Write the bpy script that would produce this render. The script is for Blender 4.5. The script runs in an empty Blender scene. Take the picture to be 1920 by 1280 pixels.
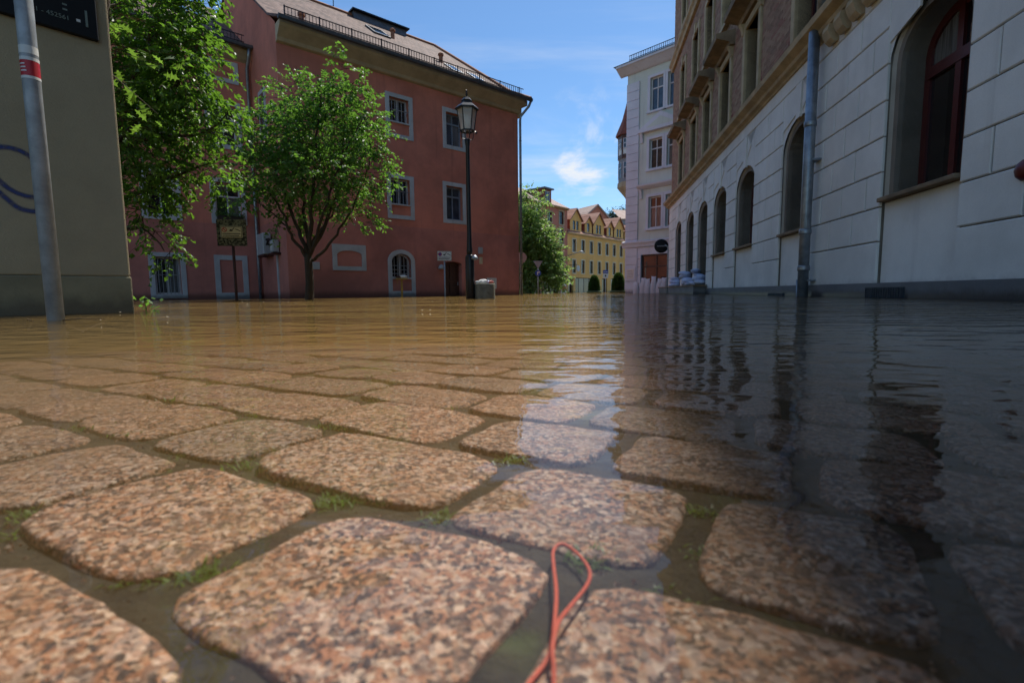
import bpy, bmesh, math, random
from mathutils import Vector, Matrix, noise
random.seed(7)
R = math.radians
PI = math.pi
scene = bpy.context.scene
C = scene.collection

# ------------------------------------------------------------------ camera, sky, sun, exposure
CAM_H = 0.11                       # camera just above the flood water (water level is z = 0)
FPX = 920.0                        # focal length in pixels of the 1920 px wide photograph
PITCH = math.atan(91.5 / FPX)
ROLL = R(0.6)
cf = Vector((0, math.cos(PITCH), -math.sin(PITCH)))
r0 = Vector((1, 0, 0)); u0 = r0.cross(cf)
cr = math.cos(ROLL) * r0 - math.sin(ROLL) * u0
cu = math.cos(ROLL) * u0 + math.sin(ROLL) * r0
cam = bpy.data.cameras.new('camera'); camo = bpy.data.objects.new('camera', cam); C.objects.link(camo)
cam.sensor_width = 36; cam.lens = FPX / 1920 * 36; cam.clip_start = 0.01; cam.clip_end = 3000
m = Matrix.Identity(4)
for i in range(3):
    m[i][0] = cr[i]; m[i][1] = cu[i]; m[i][2] = -cf[i]
m[2][3] = CAM_H
camo.matrix_world = m
cam.dof.use_dof = True; cam.dof.focus_distance = 2.2; cam.dof.aperture_fstop = 8.0
scene.camera = camo

SUN_AZ, SUN_EL = R(29.1), R(58)
world = bpy.data.worlds.new('World'); scene.world = world; world.use_nodes = True
wn, wl = world.node_tree.nodes, world.node_tree.links
wn.clear()
wo = wn.new('ShaderNodeOutputWorld'); bg = wn.new('ShaderNodeBackground'); bg.inputs['Strength'].default_value = 0.132
sky = wn.new('ShaderNodeTexSky'); sky.sky_type = 'NISHITA'; sky.sun_disc = False
sky.sun_elevation = SUN_EL; sky.sun_rotation = SUN_AZ; sky.altitude = 100; sky.air_density = 1.0; sky.dust_density = 0.15; sky.ozone_density = 5.0
# thin cirrus and small fair weather puffs, laid out over the whole sky
tc = wn.new('ShaderNodeTexCoord'); sep = wn.new('ShaderNodeSeparateXYZ'); wl.new(tc.outputs['Generated'], sep.inputs[0])
def wmath(op, a, b=None, c=None):
    n = wn.new('ShaderNodeMath'); n.operation = op
    for i, v in enumerate((a, b, c)):
        if v is None: continue
        if isinstance(v, (int, float)): n.inputs[i].default_value = v
        else: wl.new(v, n.inputs[i])
    return n.outputs[0]
zc = wmath('MAXIMUM', sep.outputs[2], 0.0)
den = wmath('ADD', zc, 0.12)
cx = wmath('DIVIDE', sep.outputs[0], den); cy = wmath('DIVIDE', sep.outputs[1], den)
cxyz = wn.new('ShaderNodeCombineXYZ'); wl.new(cx, cxyz.inputs[0]); wl.new(cy, cxyz.inputs[1])
def wnoise(scale, detail, rough, sx=1, sy=1, rot=0, off=(0, 0, 0), dist=0):
    mp = wn.new('ShaderNodeMapping'); mp.inputs['Scale'].default_value = (sx, sy, 1); mp.inputs['Rotation'].default_value = (0, 0, rot); mp.inputs['Location'].default_value = off
    wl.new(cxyz.outputs[0], mp.inputs[0])
    n = wn.new('ShaderNodeTexNoise'); n.inputs['Scale'].default_value = scale; n.inputs['Detail'].default_value = detail; n.inputs['Roughness'].default_value = rough; n.inputs['Distortion'].default_value = dist
    wl.new(mp.outputs[0], n.inputs['Vector']); return n.outputs['Fac']
def wramp(v, a, b):
    n = wn.new('ShaderNodeMapRange'); n.interpolation_type = 'SMOOTHSTEP'; n.inputs['From Min'].default_value = a; n.inputs['From Max'].default_value = b
    wl.new(v, n.inputs['Value']); return n.outputs[0]
cirrus = wmath('MULTIPLY', wramp(wnoise(1.1, 6, 0.6, 0.5, 1.6, R(35), (3.1, 1.7, 0), 0.6), 0.45, 0.84), 0.5)
puff = wramp(wnoise(1.9, 7, 0.60, 0.9, 0.7, 0, (0.45, -2.05, 0), 0.3), 0.53, 0.72)
low = wmath('MULTIPLY', wramp(sep.outputs[2], 0.10, 0.19), wmath('SUBTRACT', 1.0, wramp(sep.outputs[2], 0.26, 0.42)))
puff = wmath('MULTIPLY', wmath('MULTIPLY', puff, low), 0.9)
cl = wmath('MINIMUM', wmath('ADD', cirrus, puff), 1.0)
mixw = wn.new('ShaderNodeMix'); mixw.data_type = 'RGBA'; wl.new(cl, mixw.inputs['Factor']); tint = wn.new('ShaderNodeMix'); tint.data_type = 'RGBA'; tint.blend_type = 'MULTIPLY'; tint.inputs['Factor'].default_value = 1; tint.inputs['B'].default_value = (.80, .95, 1, 1); wl.new(sky.outputs[0], tint.inputs['A']); wl.new(tint.outputs['Result'], mixw.inputs['A']); mixw.inputs['B'].default_value = (5.6, 5.9, 6.3, 1)
wl.new(mixw.outputs['Result'], bg.inputs['Color']); wl.new(bg.outputs[0], wo.inputs[0])

sun = bpy.data.lights.new('sun', 'SUN'); sun.energy = 4.5; sun.angle = R(0.53); sun.color = (1.0, 0.95, 0.86)
suno = bpy.data.objects.new('sun', sun); C.objects.link(suno); suno.location = (20, 30, 40)
sdir = Vector((math.sin(SUN_AZ) * math.cos(SUN_EL), math.cos(SUN_AZ) * math.cos(SUN_EL), math.sin(SUN_EL)))
suno.rotation_euler = (-sdir).to_track_quat('-Z', 'Y').to_euler()

vs = scene.view_settings
vs.view_transform = 'Standard'; vs.look = 'None'; vs.exposure = 0.2; vs.gamma = 1.0; vs.use_curve_mapping = False
cy_ = scene.cycles
cy_.use_denoising = True; cy_.use_adaptive_sampling = True; cy_.adaptive_threshold = .02; cy_.max_bounces = 7; cy_.diffuse_bounces = 4; cy_.glossy_bounces = 4; cy_.transmission_bounces = 4
cy_.volume_bounces = 1; cy_.transparent_max_bounces = 16; cy_.caustics_reflective = False; cy_.caustics_refractive = False
cy_.sample_clamp_indirect = 6.0

# ------------------------------------------------------------------ helpers
def at(x, y, Y):
    """point at forward distance Y that the photograph shows at pixel (x, y)"""
    d = cf + (x - 960) / FPX * cr - (y - 640) / FPX * cu
    return Vector((0, 0, CAM_H)) + d * (Y / d.y)

class MB:
    def __init__(s): s.v = []; s.f = []
    def face(s, pts):
        n = len(s.v); s.v += [tuple(p) for p in pts]; s.f.append(tuple(range(n, n + len(pts)))); return s
    def box(s, x0, x1, y0, y1, z0, z1):
        n = len(s.v)
        s.v += [(x0, y0, z0), (x1, y0, z0), (x1, y1, z0), (x0, y1, z0), (x0, y0, z1), (x1, y0, z1), (x1, y1, z1), (x0, y1, z1)]
        s.f += [tuple(n + i for i in q) for q in ((0, 3, 2, 1), (4, 5, 6, 7), (0, 1, 5, 4), (1, 2, 6, 5), (2, 3, 7, 6), (3, 0, 4, 7))]; return s
    def prism(s, poly, y0, y1):            # poly in (x, z), counter-clockwise seen from the front (-y)
        n = len(s.v); k = len(poly)
        s.v += [(x, y0, z) for x, z in poly] + [(x, y1, z) for x, z in poly]
        s.f.append(tuple(range(n, n + k))); s.f.append(tuple(range(n + 2 * k - 1, n + k - 1, -1)))
        for i in range(k):
            j = (i + 1) % k; s.f.append((n + j, n + i, n + k + i, n + k + j))
        return s
    def ring(s, o, i, y0, y1):             # frame between two outlines of equal length
        n = len(s.v); k = len(o)
        for y in (y0, y1): s.v += [(x, y, z) for x, z in o] + [(x, y, z) for x, z in i]
        for a in range(k):
            b = (a + 1) % k
            s.f.append((n + a, n + b, n + k + b, n + k + a)); s.f.append((n + 2 * k + b, n + 2 * k + a, n + 3 * k + a, n + 3 * k + b))
            s.f.append((n + b, n + a, n + 2 * k + a, n + 2 * k + b)); s.f.append((n + k + a, n + k + b, n + 3 * k + b, n + 3 * k + a))
        return s
    def tube(s, pts, r, n=8, cap=True):
        pts = [Vector(p) for p in pts]; rs = r if isinstance(r, (list, tuple)) else [r] * len(pts)
        base = len(s.v); side = None
        for i, p in enumerate(pts):
            t = (pts[min(i + 1, len(pts) - 1)] - pts[max(i - 1, 0)]).normalized()
            if side is None: side = t.orthogonal().normalized()
            side = (side - side.dot(t) * t).normalized(); up = t.cross(side)
            for k in range(n):
                a = 2 * PI * k / n; s.v.append(tuple(p + (side * math.cos(a) + up * math.sin(a)) * rs[i]))
        for i in range(len(pts) - 1):
            for k in range(n):
                l = (k + 1) % n; s.f.append((base + i * n + k, base + i * n + l, base + (i + 1) * n + l, base + (i + 1) * n + k))
        if cap:
            s.f.append(tuple(base + k for k in range(n - 1, -1, -1))); e = base + (len(pts) - 1) * n; s.f.append(tuple(e + k for k in range(n)))
        return s
    def lathe(s, prof, n=16, c=(0, 0), rot=0, cap=True):
        base = len(s.v)
        for r, z in prof:
            for k in range(n):
                a = 2 * PI * k / n + rot; s.v.append((c[0] + r * math.cos(a), c[1] + r * math.sin(a), z))
        for i in range(len(prof) - 1):
            for k in range(n):
                l = (k + 1) % n; s.f.append((base + i * n + k, base + i * n + l, base + (i + 1) * n + l, base + (i + 1) * n + k))
        if cap:
            s.f.append(tuple(base + k for k in range(n - 1, -1, -1))); e = base + (len(prof) - 1) * n; s.f.append(tuple(e + k for k in range(n)))
        return s
    def build(s, name, mat, parent=None, smooth=False, mesh_only=False):
        me = bpy.data.meshes.new(name); me.from_pydata(s.v, [], s.f); me.materials.append(mat)
        if smooth: me.polygons.foreach_set('use_smooth', [True] * len(me.polygons))
        me.update()
        if mesh_only: return me
        return link(name, me, parent)
def link(name, me, parent=None):
    o = bpy.data.objects.new(name, me); C.objects.link(o)
    if parent: o.parent = parent
    return o
def bevel(o, w, seg=1):
    b = o.modifiers.new('bevel', 'BEVEL'); b.width = w; b.segments = seg; b.limit_method = 'ANGLE'; b.angle_limit = R(40); return o
def thing(name, label, cat, loc=(0, 0, 0), rz=0, group=None):
    o = bpy.data.objects.new(name, None); C.objects.link(o); o.location = loc; o.rotation_euler = (0, 0, rz); o.empty_display_size = .2
    return tag(o, label, cat, group)
def tag(o, label, cat=None, group=None, kind=None):
    o['label'] = label
    if cat: o['category'] = cat
    if group: o['group'] = group
    if kind: o['kind'] = kind
    return o
def struct(o):
    o['kind'] = 'structure'; return o

# ------------------------------------------------------------------ materials
MATS = {}
class NT:
    def __init__(s, name):
        s.m = bpy.data.materials.new(name); s.m.use_nodes = True; s.n = s.m.node_tree.nodes; s.l = s.m.node_tree.links
        s.b = s.n['Principled BSDF']; s.out = s.n['Material Output']; s._co = None
    def set(s, sock, v):
        if hasattr(v, 'default_value') or isinstance(v, bpy.types.NodeSocket): s.l.new(v, sock)
        else: sock.default_value = v
    def co(s, kind='pos'):
        if kind == 'pos': return s.n.new('ShaderNodeNewGeometry').outputs['Position']
        return s.n.new('ShaderNodeTexCoord').outputs['Object']
    def mapv(s, v, scale=(1, 1, 1), rot=(0, 0, 0), loc=(0, 0, 0)):
        q = s.n.new('ShaderNodeMapping'); q.inputs['Scale'].default_value = scale; q.inputs['Rotation'].default_value = rot; q.inputs['Location'].default_value = loc
        s.l.new(v, q.inputs[0]); return q.outputs[0]
    def noise(s, v, scale, detail=4, rough=.55, dist=0, col=False):
        q = s.n.new('ShaderNodeTexNoise'); q.inputs['Scale'].default_value = scale; q.inputs['Detail'].default_value = detail; q.inputs['Roughness'].default_value = rough; q.inputs['Distortion'].default_value = dist
        s.l.new(v, q.inputs['Vector']); return q.outputs['Color' if col else 'Fac']
    def voro(s, v, scale, out='Color', feature='F1', rnd=1):
        q = s.n.new('ShaderNodeTexVoronoi'); q.feature = feature; q.inputs['Scale'].default_value = scale; q.inputs['Randomness'].default_value = rnd
        s.l.new(v, q.inputs['Vector']); return q.outputs[out]
    def math(s, op, a, b=None, c=None):
        q = s.n.new('ShaderNodeMath'); q.operation = op
        for i, v in enumerate((a, b, c)):
            if v is not None: s.set(q.inputs[i], v)
        return q.outputs[0]
    def ramp(s, v, stops, interp='LINEAR'):
        q = s.n.new('ShaderNodeValToRGB'); q.color_ramp.interpolation = interp; e = q.color_ramp.elements
        while len(e) < len(stops): e.new(.5)
        for i, (p, c) in enumerate(stops):
            e[i].position = p; e[i].color = (*c, 1) if len(c) == 3 else c
        s.l.new(v, q.inputs[0]); return q.outputs[0]
    def rng(s, v, a, b, c=0, d=1, smooth=True):
        q = s.n.new('ShaderNodeMapRange'); q.interpolation_type = 'SMOOTHSTEP' if smooth else 'LINEAR'
        for i, k in zip(('From Min', 'From Max', 'To Min', 'To Max'), (a, b, c, d)): q.inputs[i].default_value = k
        s.l.new(v, q.inputs['Value']); return q.outputs[0]
    def mix(s, f, a, b, mode='MIX'):
        q = s.n.new('ShaderNodeMix'); q.data_type = 'RGBA'; q.blend_type = mode
        s.set(q.inputs['Factor'], f)
        for k, v in (('A', a), ('B', b)):
            if isinstance(v, tuple): q.inputs[k].default_value = (*v, 1) if len(v) == 3 else v
            else: s.l.new(v, q.inputs[k])
        return q.outputs['Result']
    def sep(s, v):
        q = s.n.new('ShaderNodeSeparateXYZ'); s.l.new(v, q.inputs[0]); return q.outputs
    def bump(s, h, strength=.4, dist=.01, normal=None):
        q = s.n.new('ShaderNodeBump'); q.inputs['Strength'].default_value = strength; q.inputs['Distance'].default_value = dist
        s.l.new(h, q.inputs['Height'])
        if normal is not None: s.l.new(normal, q.inputs['Normal'])
        return q.outputs[0]
    def fin(s, col=None, rough=None, normal=None, metal=None, spec=None):
        if col is not None:
            if isinstance(col, tuple): s.b.inputs['Base Color'].default_value = (*col, 1)
            else: s.l.new(col, s.b.inputs['Base Color'])
        if rough is not None: s.set(s.b.inputs['Roughness'], rough)
        if metal is not None: s.b.inputs['Metallic'].default_value = metal
        if spec is not None: s.b.inputs['Specular IOR Level'].default_value = spec
        if normal is not None: s.l.new(normal, s.b.inputs['Normal'])
        return s.m

def plaster(name, col, var=.14, rough=.85, grain=60, wet=.12, blotch=1.1, dirt=(.1, .09, .07), bumpd=.004):
    """painted render: blotches, vertical runs, fine grain, a wet tide mark just above the water"""
    t = NT(name); p = t.co()
    big = t.noise(p, blotch, 4, .62); runs = t.noise(t.mapv(p, (3.2, 3.2, .16)), 1.3, 4, .6)
    dark = tuple(c * (1 - var * 1.5) for c in col); light = tuple(min(1, c * (1 + var)) for c in col)
    c = t.mix(t.rng(big, .3, .7), dark, light)
    c = t.mix(t.math('MULTIPLY', t.rng(runs, .55, .8), .22), c, dirt)
    fine = t.noise(p, grain, 2, .6)
    c = t.mix(t.math('MULTIPLY', t.rng(fine, .35, .75), .12), c, tuple(k * .6 for k in col))
    z = t.sep(p)[2]
    edge = t.math('ADD', z, t.math('MULTIPLY', t.math('SUBTRACT', t.noise(p, 7, 4, .65), .5), .14))
    w = t.rng(edge, wet * .2, wet, .85, 0)
    c = t.mix(w, c, tuple(k * .22 for k in col))
    r = t.math('SUBTRACT', rough, t.math('MULTIPLY', w, .45))
    return t.fin(c, r, t.bump(t.math('ADD', t.noise(p, grain * 1.6, 2, .6), t.math('MULTIPLY', t.noise(p, 4, 2), 1.5)), .5, bumpd))
def simple(name, col, rough=.6, metal=0, var=.12, scale=9, bumpd=0, spec=.5):
    t = NT(name); p = t.co('obj'); n = t.noise(p, scale, 5, .6)
    c = t.mix(t.rng(n, .3, .7), tuple(k * (1 - var) for k in col), tuple(min(1, k * (1 + var)) for k in col))
    rr = t.math('ADD', rough - .06, t.math('MULTIPLY', t.noise(p, scale * 2.3, 3), .12))
    return t.fin(c, rr, t.bump(t.noise(p, scale * 6, 4, .6), .5, bumpd) if bumpd else None, metal, spec)
M = MATS
M['red'] = plaster('red_render', (.66, .225, .145), .17, .88, 30, .25, .55, (.11, .04, .032))
M['red_low'] = plaster('red_render_lower', (.57, .21, .155), .17, .85, 30, .3, .55, (.09, .04, .035))
M['greystone'] = plaster('grey_surround', (.55, .55, .54), .08, .8, 40, .2, 2)
M['soffit'] = plaster('soffit_cream', (.50, .40, .25), .12, .85, 25, .1, 1.5)
M['cream'] = plaster('cream_render', (.37, .305, .19), .09, .9, 70, .1, 1.2, (.2, .17, .12))
M['cream_base'] = plaster('cream_render_base', (.24, .215, .13), .14, .9, 50, .16, 2.2, (.1, .1, .07))
M['white'] = plaster('white_paint', (.80, .79, .74), .08, .75, 60, .26, .9, (.25, .23, .19), .003)
M['plinth'] = plaster('plinth_grey', (.16, .165, .17), .12, .7, 40, .12, 1.4)
M['sandstone'] = plaster('sandstone', (.47, .36, .21), .16, .85, 45, .1, 2.5, (.14, .11, .07))
M['sandstone_dark'] = plaster('sandstone_dark', (.24, .17, .10), .22, .85, 45, .1, 2.5, (.07, .05, .03))
M['lilac'] = plaster('pale_lilac_render', (.70, .73, .80), .05, .8, 30, .2, .8)
M['mint'] = plaster('pale_mint_render', (.66, .73, .66), .05, .8, 30, .1, .8)
M['yellow'] = plaster('yellow_render', (.80, .47, .14), .07, .85, 20, .3, .5)
M['brownred'] = plaster('brown_red_render', (.50, .19, .12), .08, .85, 20, .3, .5)
M['greyhouse'] = plaster('grey_render', (.3, .31, .33), .08, .85, 20, .3, .5)
M['whiteframe'] = simple('white_window_frame', (.62, .63, .64), .45, 0, .04)
M['blueframe'] = simple('grey_blue_frame', (.22, .27, .33), .5, 0, .08)
M['redframe'] = simple('dark_red_frame', (.075, .012, .011), .35, 0, .2, 20)
M['darkframe'] = simple('dark_frame', (.03, .022, .02), .4)
M['brownwood'] = simple('brown_door_wood', (.075, .028, .015), .5, 0, .3, 14)
M['iron'] = simple('black_iron', (.012, .013, .016), .38, .3, .3, 30)
M['greyiron'] = simple('grey_bars', (.32, .33, .34), .5, .2, .1)
M['zinc'] = simple('zinc_pipe', (.25, .28, .31), .42, .75, .22, 7, .0008)
M['galv'] = simple('galvanised_pole', (.34, .37, .39), .5, .15, .22, 12, .0006)
M['gutter'] = simple('gutter_zinc', (.10, .11, .12), .5, .5, .2)
M['clay'] = simple('clay_vent', (.30, .12, .06), .8, 0, .2)
M['clayhang'] = simple('clay_hung_tiles', (.22, .065, .04), .8, 0, .2, 5)
M['signwhite'] = simple('sign_white', (.68, .68, .64), .4, 0, .05)
M['signcream'] = simple('sign_cream', (.6, .52, .33), .5, 0, .08)
M['signblack'] = simple('sign_black', (.006, .0065, .007), .55, 0, .1, 9, 0, .25)
M['signgrey'] = simple('sign_back_grey', (.27, .27, .28), .5, .3, .08)
M['signblue'] = simple('sign_blue', (.015, .06, .33), .4, 0, .05)
M['signred'] = simple('sign_red', (.45, .01, .02), .45, 0, .1)
M['darkred'] = simple('dark_red_lacquer', (.10, .008, .008), .4, 0, .2)
M['dimtext'] = simple('dim_lettering', (.16, .2, .17), .5, 0, .1)
M['brownpole'] = simple('brown_pole', (.06, .02, .014), .6, .2, .3)
M['yellowpaint'] = simple('yellow_paint', (.42, .25, .04), .6, 0, .2, 20)
M['concrete'] = simple('concrete', (.17, .165, .13), .9, 0, .25, 12, .004)
M['boxgrey'] = simple('grey_box_plastic', (.42, .44, .44), .5, 0, .05)
M['bagwhite'] = simple('white_woven_sack', (.62, .61, .63), .75, 0, .1, 14, .01)
M['bagblue'] = simple('bluish_sandbag', (.50, .58, .76), .7, 0, .12, 14, .01)
M['pinkplastic'] = simple('pink_plastic', (.6, .16, .13), .45)
M['paperwhite'] = simple('white_litter', (.75, .75, .73), .7, 0, .1)
M['litterpale'] = simple('pale_leaf_litter', (.42, .36, .24), .8, 0, .3)
M['copper'] = simple('bark_debris', (.13, .08, .035), .9, 0, .3)
M['gravegreen'] = simple('green_planter', (.10, .12, .05), .8, 0, .3, 12)
M['vent'] = simple('vent_metal', (.06, .075, .09), .5, .6, .2)
M['winecord'] = simple('orange_cord', (.56, .085, .035), .55, 0, .15, 300, .0004)
def bars_of_bark():
    t = NT('bark'); p = t.co('obj'); n = t.noise(t.mapv(p, (1, 1, .25)), 26, 6, .65)
    return t.fin(t.mix(n, (.018, .012, .008), (.10, .072, .048)), .92, t.bump(n, .9, .02))
M['bark'] = bars_of_bark()
def roof_tiles(name, c0, c1, c2, rowh=.17, colw=.19):
    t = NT(name); p = t.co('obj')
    row = t.math('MULTIPLY', t.sep(p)[2], 1 / (rowh * .6)); fr = t.math('FRACT', row)
    idx = t.math('FLOOR', row)
    colx = t.math('ADD', t.math('MULTIPLY', t.sep(p)[0], 1 / colw), t.math('MULTIPLY', idx, .5)); fc = t.math('FRACT', colx)
    cell = t.n.new('ShaderNodeCombineXYZ'); t.l.new(t.math('FLOOR', colx), cell.inputs[0]); t.l.new(idx, cell.inputs[1])
    wn_ = t.n.new('ShaderNodeTexWhiteNoise'); t.l.new(cell.outputs[0], wn_.inputs['Vector'])
    c = t.ramp(wn_.outputs['Value'], [(0, c0), (.45, c1), (1, c2)])
    c = t.mix(t.math('MULTIPLY', t.noise(p, .6, 5, .6), .55), c, tuple(k * .45 for k in c0))
    c = t.mix(t.rng(fr, .0, .22, .6, 0), c, tuple(k * .35 for k in c0))       # shadow line under each tile lap, painted into the colour
    h = t.math('ADD', t.math('SUBTRACT', 1, fr), t.math('MULTIPLY', t.math('ABSOLUTE', t.math('SUBTRACT', fc, .5)), -.5))
    return t.fin(c, .82, t.bump(h, 1, .035))
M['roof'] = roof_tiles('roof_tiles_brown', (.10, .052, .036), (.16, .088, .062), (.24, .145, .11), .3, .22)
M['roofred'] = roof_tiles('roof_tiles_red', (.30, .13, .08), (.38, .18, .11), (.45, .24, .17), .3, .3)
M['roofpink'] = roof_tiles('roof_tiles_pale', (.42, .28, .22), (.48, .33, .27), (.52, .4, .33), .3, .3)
def glass(name, tint, rough=.03):
    t = NT(name); p = t.co('obj')
    n = t.noise(p, 1.7, 3)
    c = t.mix(t.rng(n, .35, .65), tint, tuple(k * .35 for k in tint))
    oi = t.n.new('ShaderNodeObjectInfo'); fold = t.noise(t.mapv(p, (9, 9, .4)), 3, 3)      # some panes have pale curtains behind them
    c = t.mix(t.math('MULTIPLY', t.math('GREATER_THAN', oi.outputs['Random'], .68), t.rng(fold, .3, .75, .25, .9)), c, (.20, .20, .19))
    return t.fin(c, rough, t.bump(t.noise(p, 2.2, 2), .5, .006), 0, .8)
M['glass'] = glass('window_glass', (.016, .02, .026))
M['glassred'] = glass('window_glass_brown', (.022, .012, .010))
M['glassblue'] = glass('window_glass_blue', (.05, .075, .11))
def lampglass():
    t = NT('lantern_glass'); t.fin((.75, .75, .72), .15, None, 0, .6)
    tr = t.n.new('ShaderNodeBsdfTransparent'); mx = t.n.new('ShaderNodeMixShader'); mx.inputs[0].default_value = .45
    t.l.new(tr.outputs[0], mx.inputs[1]); t.l.new(t.b.outputs[0], mx.inputs[2]); t.l.new(mx.outputs[0], t.out.inputs[0]); return t.m
M['lampglass'] = lampglass()
def bricks_mat():
    t = NT('facing_brick'); g = t.n.new('ShaderNodeNewGeometry'); oi = t.n.new('ShaderNodeObjectInfo')
    r = t.math('FRACT', t.math('ADD', g.outputs['Random Per Island'], oi.outputs['Random']))
    c = t.ramp(r, [(0, (.26, .15, .09)), (.35, (.38, .23, .14)), (.7, (.44, .28, .17)), (.93, (.34, .15, .10)), (1, (.48, .33, .21))])
    p = t.co(); n = t.noise(p, 40, 4)
    c = t.mix(t.math('MULTIPLY', n, .3), c, (.12, .06, .04))
    return t.fin(c, .85, t.bump(n, .5, .004))
M['brick'] = bricks_mat()
M['brickred'] = simple('red_brick', (.20, .035, .028), .85, 0, .3, 30, .003)
M['mortar'] = simple('mortar', (.10, .08, .06), .95, 0, .15, 20, .004)
def leaf(name, c0, c1, trans=.45, tint=(.16, .30, .03)):
    t = NT(name); g = t.n.new('ShaderNodeNewGeometry'); rnd = g.outputs['Random Per Island']
    c = t.mix(rnd, c0, c1); t.fin(c, .42, None, 0, .45)
    tl = t.n.new('ShaderNodeBsdfTranslucent'); t.l.new(t.mix(rnd, tint, tuple(k * 1.5 for k in tint)), tl.inputs[0])
    mx = t.n.new('ShaderNodeMixShader'); mx.inputs[0].default_value = trans
    t.l.new(t.b.outputs[0], mx.inputs[1]); t.l.new(tl.outputs[0], mx.inputs[2]); t.l.new(mx.outputs[0], t.out.inputs[0]); return t.m
M['leaf'] = leaf('leaf_green', (.04, .105, .022), (.09, .19, .045), .44, (.17, .36, .04))
M['leafdark'] = leaf('leaf_dark_green', (.035, .09, .016), (.075, .16, .03), .42, (.17, .35, .028))
M['leafoak'] = leaf('leaf_oak', (.05, .12, .02), (.09, .17, .03), .45, (.20, .36, .04))
M['leaffar'] = leaf('leaf_far', (.08, .14, .04), (.15, .24, .08), .45, (.30, .46, .10))
M['leafbox'] = leaf('leaf_clipped', (.03, .065, .015), (.05, .10, .02), .25, (.10, .18, .03))
M['leafhill'] = leaf('leaf_hill', (.03, .055, .03), (.05, .09, .05), .2, (.06, .1, .04))
M['moss'] = leaf('grass_in_joints', (.05, .10, .015), (.11, .19, .03), .4, (.22, .36, .05))
def granite():
    t = NT('granite_setts'); p = t.co(); oi = t.n.new('ShaderNodeObjectInfo')
    w = t.n.new('ShaderNodeVectorMath'); w.operation = 'ADD'
    nz = t.n.new('ShaderNodeVectorMath'); nz.operation = 'SCALE'; t.l.new(t.noise(p, 160, 3, .6, 0, True), nz.inputs[0]); nz.inputs['Scale'].default_value = .007
    t.l.new(p, w.inputs[0]); t.l.new(nz.outputs[0], w.inputs[1])
    s1 = t.sep(t.voro(w.outputs[0], 370))
    c = t.ramp(s1[0], [(0, (.022, .019, .022)), (.25, (.055, .040, .038)), (.32, (.20, .095, .055)), (.47, (.37, .175, .095)), (.66, (.46, .255, .15)), (.83, (.42, .30, .20)), (1, (.66, .54, .43))])
    s2 = t.sep(t.voro(w.outputs[0], 190))
    c = t.mix(t.rng(s2[1], .66, .76, 0, .62), c, (.06, .048, .05))
    c = t.mix(t.rng(s2[2], .78, .84, 0, .45), c, (.66, .52, .43))
    big = t.noise(p, 11, 5, .6)
    c = t.mix(t.rng(big, .35, .75, 0, .5), c, (.27, .17, .10))            # silt film in the hollows
    c = t.mix(1.0, c, t.mix(oi.outputs['Random'], (.74, .78, .80), (1.14, 1.0, .90)), 'MULTIPLY')
    h = t.math('ADD', t.noise(p, 130, 4, .6), t.math('MULTIPLY', t.noise(p, 38, 4, .6), 1.6))
    return t.fin(c, .75, t.bump(h, .9, .006))
M['granite'] = granite()
def bed():
    t = NT('silty_bed'); p = t.co(); n = t.noise(p, 26, 6, .65); g = t.noise(p, 9, 4, .6)
    c = t.mix(t.rng(n, .3, .7), (.010, .010, .007), (.042, .036, .02)); c = t.mix(t.rng(g, .56, .7, 0, .6), c, (.06, .085, .02))
    return t.fin(c, .95, t.bump(n, .8, .012))
M['bed'] = bed()
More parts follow.
